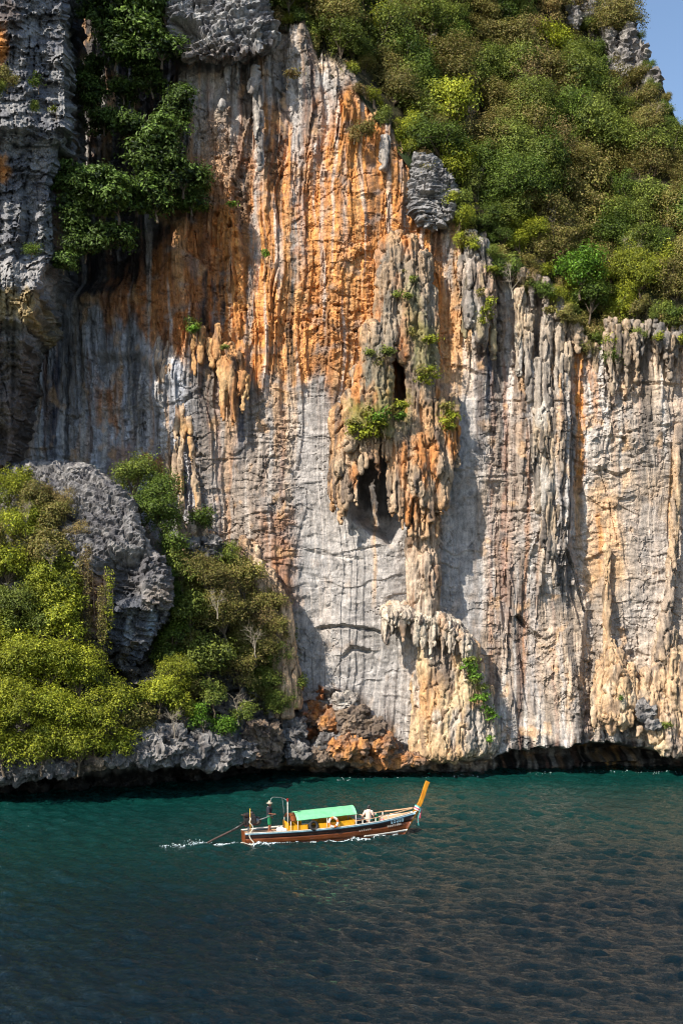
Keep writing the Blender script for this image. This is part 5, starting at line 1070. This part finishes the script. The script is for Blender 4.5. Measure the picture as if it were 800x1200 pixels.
# cabin: yellow coamings, brown bench, posts, canopy
for s in (-1, 1):
    for x0, x1 in ((2.35, 3.35), (3.95, 5.95)):
        n = 8; V = []; F = []
        for i in range(n):
            x = x0 + (x1 - x0) * i / (n - 1); y = s * (float(gb(x)) - .13); z0 = float(gz(x)) - .1
            V += [(x, y, z0), (x, y, z0 + .34), (x, y - s * .03, z0 + .34), (x, y - s * .03, z0)]
        for i in range(n - 1):
            a = i * 4
            F += [(a + k, a + (k + 1) % 4, a + 4 + (k + 1) % 4, a + 4 + k) for k in range(4)]
        F += [(0, 1, 2, 3), tuple((n - 1) * 4 + k for k in (3, 2, 1, 0))]
        mesh_pd('coaming_panel', V, F, PM['yellow'], boat)
box('engine_bulkhead', (2.32, 0, .72), (.04, 1.3, .5), PM['yellow'], boat); box('bench', (4.2, 0, .55), (2.8, .9, .06), PM['dark'], boat); box('fore_bulkhead', (6.0, 0, .74), (.04, 1.3, .36), PM['yellow'], boat)
def cz(x, y): return 1.13 + .045 * (x - 2.5) + .34 * (1 - (y / .80) ** 2)
V = []; F = []; nx, ny = 16, 15
for lay in (0, .025):
    for i in range(nx):
        for j in range(ny):
            x = 2.75 + 3.3 * i / (nx - 1); y = -.80 + 1.6 * j / (ny - 1); V.append((x, y, cz(x, y) - lay - .012 * math.sin(i * 2.1) ** 2))
for i in range(nx - 1):
    for j in range(ny - 1):
        a = i * ny + j; q = nx * ny; F.append((a, a + ny, a + ny + 1, a + 1)); F.append((q + a, q + a + 1, q + a + ny + 1, q + a + ny))
for i in range(nx - 1):
    for j in (0, ny - 1): a = i * ny + j; q = nx * ny; F.append((a, a + ny, q + a + ny, q + a) if j else (a, q + a, q + a + ny, a + ny))
for j in range(ny - 1):
    for i in (0, nx - 1): a = i * ny + j; q = nx * ny; F.append((a, a + 1, q + a + 1, q + a))
mesh_pd('canopy', V, F, PM['green'], boat, True)
for x in (2.42, 2.8, 4.4, 6.0):
    ys = np.linspace(-.78, .78, 13); tube('canopy_hoop', [(x, y, cz(x, y) - .05) for y in ys], .022, PM['dark' if x < 2.8 else 'white'], boat, 6)
    for s in (-1, 1): tube('canopy_post', [(x, s * .77, float(gz(x)) - .05), (x, s * .78, cz(x, .78 * s) - .04)], .02, PM['white'], boat, 6)
V = [];  # brown wooden board roof behind the canvas
V = [(2.40, y, cz(2.4, y) - .07) for y in np.linspace(-.74, .74, 9)] + [(2.78, y, cz(2.78, y) - .07) for y in np.linspace(-.74, .74, 9)] + [(2.40, y, cz(2.4, y) - .09) for y in np.linspace(-.74, .74, 9)] + [(2.78, y, cz(2.78, y) - .09) for y in np.linspace(-.74, .74, 9)]
mesh_pd('roof_board', V, [(j, j + 9, j + 10, j + 1) for j in range(8)] + [(18 + j, 19 + j, 28 + j, 27 + j) for j in range(8)] + [(j, j + 1, j + 19, j + 18) for j in range(8)] + [(9 + j, 27 + j, 28 + j, 10 + j) for j in range(8)], PM['brown'], boat, True)
# masts and the pipe frame
tube('mast', [(2.32, -.5, .5), (2.32, -.5, 2.22)], .025, PM['white'], boat); box('mast_lamp', (2.32, -.5, 2.2), (.09, .09, .16), PM['red'], boat)
tube('pipe_frame', [(1.62, .45, .5), (1.60, .45, 1.6), (1.62, .44, 2.16), (1.74, .44, 2.24), (2.15, .44, 2.2), (2.24, .42, 2.12), (2.3, .40, 1.6), (2.3, .38, .5)], .016, PM['steel'], boat)
tube('pipe_frame', [(2.15, .44, 2.2), (2.25, 0, 2.2), (2.32, -.5, 2.15)], .015, PM['steel'], boat)
tube('stern_pole', [(.32, -.42, .35), (.30, -.42, 1.85)], .022, PM['yellow'], boat)
# engine on its swivel post
eng = mesh_pd('engine', *tube_vf([(.30, 0, .42), (.30, 0, .95)], [.07, .05], 10), PM['steel'], boat, True)
def ebox(*a, **k): return box(*a, **k)
R = (0, math.radians(-10), 0)
box('engine_block', (.38, 0, 1.14), (.64, .42, .40), PM['black'], eng, R, .03); box('cylinder_head', (.46, 0, 1.36), (.40, .32, .20), PM['black'], eng, R, .03); box('fuel_tank', (.20, .02, 1.44), (.30, .36, .2), PM['black'], eng, R, .04)
ring('flywheel', .2, .06, PM['black'], eng, (.72, -.02, 1.10), (math.radians(90), 0, 0)); tube('flywheel_hub', [(.72, -.1, 1.1), (.72, .08, 1.1)], .15, PM['steel'], eng, 14)
tube('exhaust', [(.3, -.16, 1.3), (.1, -.24, 1.45), (-.14, -.24, 1.52)], .035, PM['rust'], eng); tube('air_filter', [(.5, .05, 1.42), (.5, .05, 1.6)], .085, PM['black'], eng, 12); tube('radiator_hose', [(.2, -.16, 1.05), (.0, -.28, 1.16), (-.25, -.3, 1.10)], .02, PM['black'], eng)
box('cross_bracket', (.36, -.16, .95), (.6, .05, .08), PM['red'], eng, R)
tube('drive_shaft', [(.1, 0, 1.02), (-.5, .02, .70), (-1.6, .04, .24), (-2.42, .06, -.14)], [.07, .062, .055, .045], PM['rust'], eng)
tube('shaft_housing', [(.16, 0, 1.04), (-.62, .02, .66)], [.075, .06], PM['black'], eng)
hub = tube('propeller', [(-2.38, .06, -.12), (-2.52, .062, -.18)], .05, PM['steel'], eng)
for k in range(3):
    a = k * 2.094; V = [(-2.44, .06 + .02 * math.cos(a), -.15 + .02 * math.sin(a)), (-2.42, .06 + .17 * math.cos(a - .3), -.15 + .17 * math.sin(a - .3)), (-2.46, .06 + .2 * math.cos(a), -.16 + .2 * math.sin(a)), (-2.49, .06 + .16 * math.cos(a + .35), -.15 + .16 * math.sin(a + .35))]
    V2 = [(x - .008, y, z) for x, y, z in V]; mesh_pd('propeller_blade', V + V2, [(0, 1, 2, 3), (7, 6, 5, 4), (0, 4, 5, 1), (1, 5, 6, 2), (2, 6, 7, 3), (3, 7, 4, 0)], PM['steel'], eng)
tube('tiller', [(.62, -.02, 1.12), (1.0, -.10, 1.20), (1.72, -.20, 1.44)], [.03, .028, .026], PM['steel'], eng)
# lettering on the near bow
def lettering(x0, step, n, zc, h, mat, seed, r):
    rr = random.Random(seed)
    for k in range(n):
        x = x0 + k * step; V = []; F = []
        def P(u, w):
            xx = x + u * h; g = float(gz(min(xx, 9.3))); zz = zc + .09 * (xx - x0) + w * h; return (xx, -(float(hb(min(xx, 9.9), zz)) + .034), zz)
        kind = rr.randrange(4)
        strokes = [[(.3 + .16 * math.cos(t), .28 + .16 * math.sin(t)) for t in np.linspace(0, 6.28, 9)], [(.52, .0), (.55, .5), (.5, .85), (.25, .98), (.02, .8)]]
        if kind == 1: strokes = [[(0, .9), (.05, .1), (.3, 0), (.52, .1), (.55, .95)], [(.0 + .1 * math.cos(t), .85 + .1 * math.sin(t)) for t in np.linspace(0, 6.28, 7)]]
        if kind == 2: strokes = [[(.05, .75), (.2, .98), (.45, .95), (.55, .7), (.52, 0)], [(.0, .4), (.15, .1), (.35, .2), (.3, .5), (.1, .5)]]
        if kind == 3: strokes.append([(.0, 1.25), (.3, 1.4), (.6, 1.2)])
        for s_ in strokes:
            v, f = tube_vf([P(*q) for q in s_], r, 5, True, len(V)); V += v; F += f
        mesh_pd('letter', V, F, mat, boat)
lettering(8.05, .17, 5, .55, .19, PM['blue'], 2, .016); lettering(7.85, .11, 8, .38, .10, PM['white'], 5, .010); lettering(6.2, .12, 6, .30, .08, PM['white'], 8, .009)

# ------------------------------------------------------------------ things aboard
def aboard(name, p, label, cat, rz=0.0, group=None):
    o = empty(name); o.matrix_world = BM @ Matrix.Translation(p) @ Matrix.Rotation(rz, 4, 'Z'); tag(o, label, cat, group); return o
def single(o, p, label, cat):
    o.matrix_world = BM @ Matrix.Translation(p) @ o.rotation_euler.to_matrix().to_4x4(); tag(o, label, cat); return o
single(ring('life_ring', .24, .07, PM['ringw'], None, rot=(math.radians(80), 0, 0), bands=PM['orange']), (4.72, -.90, .93), 'orange and white life ring leaning on the yellow coaming', 'life ring')
single(ring('tyre_fender', .21, .075, PM['rubber'], None, rot=(math.radians(72), 0, math.radians(12))), (3.66, -.80, .80), 'dark round tyre between the yellow coaming panels', 'tyre')
def lump(name, s, seed, mat):
    r = np.random.RandomState(seed); bm = bmesh.new(); bmesh.ops.create_icosphere(bm, subdivisions=3, radius=1)
    P = np.array([v.co for v in bm.verts]); k = 1 + .22 * n3(P[:, 0] * 1.6 + seed, P[:, 1] * 1.6, P[:, 2] * 1.6) + .08 * n3(P[:, 0] * 4, P[:, 1] * 4 + seed, P[:, 2] * 4)
    for v, q in zip(bm.verts, k):
        v.co = Vector((v.co.x * s[0], v.co.y * s[1], max(v.co.z, -.75) * s[2])) * float(q)
    me = bpy.data.meshes.new(name); bm.to_mesh(me); bm.free(); me.polygons.foreach_set('use_smooth', np.ones(len(me.polygons), bool)); return link(name, me, mat)
single(lump('plastic_bag', (.22, .2, .15), 3, PM['scarf']), (1.95, -.35, .62), 'crumpled white bag lying behind the standing helmsman', 'bag')
single(lump('plastic_bag', (.14, .16, .12), 4, PM['scarf']), (2.15, -.5, .6), 'small white bag at the foot of the mast', 'bag')
gbg = aboard('green_bag', (7.35, -.12, .62), 'upright green bag beside the seated passenger', 'bag')
b = lump('pouch', (.16, .13, .22), 9, PM['gbag']); b.parent = gbg; b.location = (0, 0, .2); s = tube('handle', [(-.07, 0, .36), (-.05, 0, .46), (.05, 0, .46), (.07, 0, .36)], .012, PM['gbag'], gbg)
b2 = lump('bundle', (.16, .12, .08), 12, PM['magenta']); single(b2, (7.72, -.1, .72), 'small reddish bundle on the thwart behind the green bag', 'bundle')
rope_pts = [(.28, -.46, 1.38), (.32, -.5, 1.3), (.24, -.55, 1.15), (.38, -.56, .98), (.42, -.56, .8), (.28, -.58, .62), (.22, -.6, .45), (.30, -.64, .25), (.42, -.7, .1), (.3, -.72, .0), (.12, -.72, .02), (-.06, -.7, .1), (-.22, -.7, .14), (-.36, -.7, .05), (-.32, -.72, -.06), (-.12, -.74, -.06), (.05, -.72, .06)]
def smooth_path(p, k=4):
    p = np.array(p); t = np.arange(len(p)); tt = np.linspace(0, len(p) - 1, len(p) * k); out = []
    for x in tt:
        i = int(min(max(math.floor(x), 0), len(p) - 2)); f = x - i; a, b_, c_, d_ = p[max(i - 1, 0)], p[i], p[i + 1], p[min(i + 2, len(p) - 1)]
        out.append(.5 * ((2 * b_) + (c_ - a) * f + (2 * a - 5 * b_ + 4 * c_ - d_) * f * f + (3 * b_ - a - 3 * c_ + d_) * f ** 3))
    return [tuple(q) for q in out]
rp = tube('stern_rope', smooth_path(rope_pts), .028, PM['rope'], None); single(rp, (0, 0, 0), 'white rope looping down over the stern into the water', 'rope')
# garland on the prow
g = aboard('prow_garland', (9.72, 0, 1.22), 'pink and white ribbon garland knotted round the prow', 'garland')
for k, (z, m) in enumerate(((-.06, 'scarf'), (.0, 'magenta'), (.06, 'scarf'), (.11, 'cord'))): ring('wreath', .15, .042, PM[m], g, (.02 + z * .45, 0, z), (0, math.radians(30), 0))
for k, (dx, dy, m, l) in enumerate(((.16, -.14, 'magenta', .75), (.2, -.1, 'scarf', .62), (.12, -.17, 'cord', .9), (.24, -.06, 'magenta', .52))):
    n = 9; V = []; F = []
    for i in range(n):
        t = i / (n - 1); w = .03; x = dx + .05 * math.sin(t * 5 + k) - .12 * t; y = dy - .03 * t; z = -l * t
        V += [(x - w, y, z), (x + w, y + .015, z), (x + w, y + .022, z), (x - w, y + .007, z)]
    for i in range(n - 1): F += [(i * 4 + q, i * 4 + (q + 1) % 4, i * 4 + 4 + (q + 1) % 4, i * 4 + 4 + q) for q in range(4)]
    mesh_pd('ribbon', V, F, PM[m], g, True)

# ------------------------------------------------------------------ people
def ellipsoid(c, r, seg=14):
    V = []; F = []; m = seg // 2 + 2
    for i in range(m):
        th = math.pi * i / (m - 1)
        for j in range(seg):
            a = 2 * math.pi * j / seg; V.append((c[0] + r[0] * math.sin(th) * math.cos(a), c[1] + r[1] * math.sin(th) * math.sin(a), c[2] + r[2] * math.cos(th)))
    for i in range(m - 1):
        for j in range(seg): F.append((i * seg + j, (i + 1) * seg + j, (i + 1) * seg + (j + 1) % seg, i * seg + (j + 1) % seg))
    return V, F
class Body:
    def __init__(s): s.V = []; s.F = []
    def e(s, c, r): v, f = ellipsoid(c, r); o = len(s.V); s.V += v; s.F += [tuple(q + o for q in a) for a in f]
    def t(s, pts, r):
        v, f = tube_vf(pts, r, 10, True, len(s.V)); s.V += v; s.F += f
        for p, q in zip((pts[0], pts[-1]), (r[0], r[-1])): s.e(p, (q, q, q))
    def build(s, name, mat, parent, voxel=.014, sm=2):
        me = bpy.data.meshes.new(name); me.from_pydata(s.V, [], s.F); me.update(); me = remesh(me, voxel, sm); return link(name, me, mat, parent)
def head(b, c, f):          # c: centre of head, f: facing (x,y)
    fx, fy = f; b.e(c, (.088, .078, .115)); b.e((c[0] + fx * .03, c[1] + fy * .03, c[2] - .05), (.062, .058, .068))
    b.t([(c[0] + fx * .08, c[1] + fy * .08, c[2] + .02), (c[0] + fx * .104, c[1] + fy * .104, c[2] - .025)], [.012, .018])
    for s in (-1, 1): b.e((c[0] - fy * .08 * s, c[1] + fx * .08 * s, c[2] - .01), (.018, .018, .032))
    b.t([(c[0] + fx * .075 - fy * .02, c[1] + fy * .075 + fx * .02, c[2] - .065), (c[0] + fx * .075 + fy * .02, c[1] + fy * .075 - fx * .02, c[2] - .065)], [.012, .012])
def hand(b, w, d, up, curl=.5):  # wrist, finger direction, palm-side direction
    w = Vector(w); d = Vector(d).normalized(); up = Vector(up).normalized(); sd = d.cross(up)
    b.t([tuple(w), tuple(w + d * .08)], [.026, .034])
    for k, l in enumerate((.065, .075, .07, .055)):
        p0 = w + d * .075 + sd * (.03 - .02 * k); p1 = p0 + d * l * .55 + up * .012; p2 = p1 + d * l * .5 * (1 - curl) + up * l * .6 * curl
        b.t([tuple(p0), tuple(p1), tuple(p2)], [.0115, .0105, .009])
    p0 = w + d * .025 + sd * .03; b.t([tuple(p0), tuple(p0 + sd * .03 + d * .03 + up * .01), tuple(p0 + sd * .03 + d * .06 + up * .025)], [.013, .012, .010])
def face_bits(o, c, f, hairmat):
    fx, fy = f
    for s in (-1, 1):
        v, fc = ellipsoid((c[0] + fx * .079 - fy * .03 * s, c[1] + fy * .079 + fx * .03 * s, c[2] + .005), (.010, .010, .007), 8); mesh_pd('eye', v, fc, PM['hair'], o, True)
# helmsman, standing on the stern deck facing the bow, one hand on the tiller
p1 = aboard('person', (1.42, .02, .47), 'person in dark shirt, green shorts and brimmed hat standing at the tiller', 'person', math.radians(-20))
b = Body(); hc = (.03, 0, 1.47)
for s in (-1, 1): b.t([(0, .09 * s, .82), (.03, .10 * s, .45), (-.01, .11 * s, .09)], [.085, .06, .042]); b.t([(-.03, .11 * s, .045), (.15, .12 * s, .03)], [.04, .032])
b.t([(0, 0, .82), (0, 0, 1.0), (.01, 0, 1.2)], [.14, .125, .15]); b.e((0, 0, 1.16), (.11, .17, .15)); b.e((0, 0, .85), (.12, .155, .1)); b.t([(0, 0, 1.27), (.02, 0, 1.40)], [.06, .052]); head(b, hc, (1, 0))
b.t([(0, -.19, 1.24), (.05, -.26, 1.02), (.27, -.22, .98)], [.052, .042, .032]); hand(b, (.28, -.22, .98), (1, .1, .05), (0, .3, -1), .8)
b.t([(0, .19, 1.24), (-.02, .26, 1.0), (.10, .26, .80)], [.052, .042, .032]); hand(b, (.11, .26, .79), (.4, 0, -1), (1, 0, 0), .4)
o1 = b.build('body', PM['skin'], p1)
b = Body(); b.t([(0, 0, .86), (0, 0, 1.02), (.01, 0, 1.22)], [.155, .145, .165]); b.e((0, 0, 1.17), (.13, .19, .14))
for s in (-1, 1): b.t([(0, .17 * s, 1.25), (.025 if s < 0 else -.01, .235 * s, 1.08)], [.075, .066])
b.t([(.01, 0, 1.26), (.015, 0, 1.32)], [.085, .07]); b.build('shirt', PM['navy'], p1)
b = Body(); b.e((0, 0, .84), (.14, .175, .12))
for s in (-1, 1): b.t([(0, .09 * s, .82), (.03, .10 * s, .46)], [.105, .098])
b.build('shorts', PM['gshort'], p1)
b = Body(); b.t([(.03, 0, 1.52), (.03, 0, 1.60)], [.10, .075]); b.e((.03, 0, 1.535), (.19, .18, .022)); b.build('hat', PM['straw'], p1)
b = Body(); b.t([(-.02, -.06, 1.33), (.06, -.08, 1.29), (.10, -.05, 1.16)], [.028, .03, .022]); b.t([(-.03, .05, 1.34), (-.05, -.05, 1.34)], [.03, .03]); b.build('neck_cloth', PM['scarf'], p1)
b = Body(); b.e((.005, 0, 1.46), (.088, .086, .10)); b.build('hair', PM['hair'], p1); face_bits(p1, hc, (1, 0), None)
# passenger, seated forward with the back towards the near side
p2 = aboard('person', (6.85, -.3, .78), 'person with dark hair in pale top seated forward in the boat', 'person', math.radians(58))
b = Body(); hc = (.06, 0, .72)
b.t([(0, 0, .06), (-.01, 0, .25), (.02, 0, .47)], [.15, .13, .15]); b.e((.02, 0, .43), (.11, .18, .14)); b.e((.02, 0, .09), (.15, .17, .10)); b.t([(.03, 0, .53), (.05, 0, .64)], [.058, .052]); head(b, hc, (1, 0))
for s in (-1, 1): b.t([(.02, .09 * s, .07), (.42, .12 * s, .08), (.40, .12 * s, -.28)], [.09, .062, .045]); b.t([(.38, .12 * s, -.33), (.54, .13 * s, -.34)], [.04, .032])
b.t([(.02, .19, .50), (-.04, .30, .28), (.06, .36, .08)], [.052, .042, .032]); hand(b, (.06, .36, .07), (.5, .2, -.5), (.2, 0, -1), .2)
b.t([(.02, -.19, .50), (.06, -.26, .27), (.28, -.2, .16)], [.052, .042, .032]); hand(b, (.29, -.2, .16), (1, .1, -.1), (0, 0, -1), .5)
b.build('body', PM['pale'], p2)
b = Body(); b.t([(0, 0, .10), (-.01, 0, .27), (.02, 0, .48)], [.165, .15, .165]); b.e((.02, 0, .44), (.13, .2, .14))
b.t([(.02, .18, .51), (-.02, .26, .36)], [.075, .066]); b.t([(.02, -.18, .51), (.04, -.235, .36)], [.075, .066]); b.build('shirt', PM['shirt'], p2)
b = Body(); b.e((.03, 0, .07), (.165, .185, .11))
for s in (-1, 1): b.t([(.02, .09 * s, .07), (.34, .115 * s, .085)], [.108, .088])
b.build('shorts', PM['teal'], p2)
b = Body(); b.t([(-.04, -.05, .575), (-.06, .0, .575), (-.04, .05, .575)], [.04, .042, .04]); b.t([(-.05, .06, .57), (.06, .10, .55)], [.04, .03]); b.t([(-.05, -.06, .57), (.06, -.10, .55)], [.04, .03]); b.build('collar_scarf', PM['teal'], p2)
b = Body(); b.e((.035, 0, .755), (.095, .09, .105)); b.e((-.01, 0, .70), (.06, .08, .09)); b.build('hair', PM['hair'], p2); face_bits(p2, hc, (1, 0), None)

# ------------------------------------------------------------------ foam round the hull and behind the propeller
FOAM, nt, bs = new_mat('foam'); bs.inputs['Base Color'].default_value = (.62, .70, .70, 1); bs.inputs['Roughness'].default_value = .7
def foam(name, label_pts, seed, n, w, size):
    r = np.random.RandomState(seed); V = []; F = []; P = np.array(label_pts, float)
    seg = np.linalg.norm(np.diff(P, axis=0), axis=1); cum = np.concatenate([[0], np.cumsum(seg)])
    for k in range(n):
        t = r.rand() * cum[-1]; i = min(np.searchsorted(cum, t, 'right') - 1, len(P) - 2); f = (t - cum[i]) / seg[i]
        wid = w[0] + (w[1] - w[0]) * t / cum[-1]
        p = P[i] + (P[i + 1] - P[i]) * f + np.array([r.randn() * wid * .5, r.randn() * wid]); q = BM @ Vector((p[0], p[1], 0))
        s = size * (.3 + r.rand() ** 2); m = 7; z = water_z(q.x, q.y); o = len(V); V.append((q.x, q.y, z + .03 + s * .12))
        a0 = r.rand() * 6.28
        for j in range(m):
            a = a0 + 6.28 * j / m; d = s * (.5 + .8 * r.rand()); x = q.x + d * 1.5 * math.cos(a); y = q.y + d * .7 * math.sin(a); V.append((x, y, water_z(x, y) + .012))
        F += [(o, o + 1 + j, o + 1 + (j + 1) % m) for j in range(m)]
    o = mesh_pd(name, V, F, FOAM, None, True); tag(o, kind='stuff'); return o
wl = lambda x: -float(hb(min(x, 9.9), 0)) - .10
foam('wake_foam', [(-2.3, .05), (-1.6, -.1), (-.6, -.3), (.2, -.5)], 3, 170, (.06, .11), .032)
foam('wake_foam', [(-2.5, .05), (-3.3, .1), (-4.4, .2)], 6, 80, (.05, .22), .026)
foam('hull_foam', [(x, wl(x)) for x in np.linspace(0, 8.6, 12)], 4, 260, (.05, .05), .03)
foam('hull_foam', [(x, wl(x) - .18) for x in np.linspace(3.6, 6.8, 6)], 5, 220, (.10, .07), .034)
foam('hull_foam', [(.3, -.75), (.9, -.95), (1.6, -1.05)], 9, 150, (.12, .1), .034)
r_ = np.random.RandomState(8); V = []; F = []
for k in range(70):                                 # spray drops thrown up by the propeller
    q = BM @ Vector((-2.3 + r_.randn() * .25, .05 + r_.randn() * .15, abs(r_.randn()) * .12)); s = .012 + .018 * r_.rand(); v, f = ellipsoid((q.x, q.y, q.z + .02), (s, s, s), 6); o = len(V); V += v; F += [tuple(i + o for i in a) for a in f]
tag(mesh_pd('spray', V, F, FOAM, None, True), kind='stuff')

# thin broken foam where the swell meets the rock
def shore_foam(pts, seed, n, size):
    r = np.random.RandomState(seed); V = []; F = []; P = np.array(pts, float)
    for k in range(n):
        i = r.randint(len(P) - 1); p = P[i] + (P[i + 1] - P[i]) * r.rand(); px = p[0] + r.randn() * 3; py = p[1] + abs(r.randn()) * 1.4; Y = CAMZ * FPX / (py - HY); q = U(px, py, Y); s = size * (.3 + r.rand() ** 2); o = len(V)
        V.append((q[0], q[1], water_z(q[0], q[1]) + .03)); m = 7
        for j in range(m):
            a = 6.28 * j / m; dd = s * (.5 + .8 * r.rand()); x = q[0] + dd * 1.8 * math.cos(a); y = q[1] + dd * .7 * math.sin(a); V.append((x, y, water_z(x, y) + .01))
        F += [(o, o + 1 + j, o + 1 + (j + 1) % m) for j in range(m)]
    tag(mesh_pd('shore_foam', V, F, FOAM, None, True), kind='stuff')
shore_foam([(395, 913), (440, 911), (500, 910), (560, 908)], 3, 90, .035)
shore_foam([(620, 905), (700, 904), (760, 904), (800, 905)], 4, 80, .035)
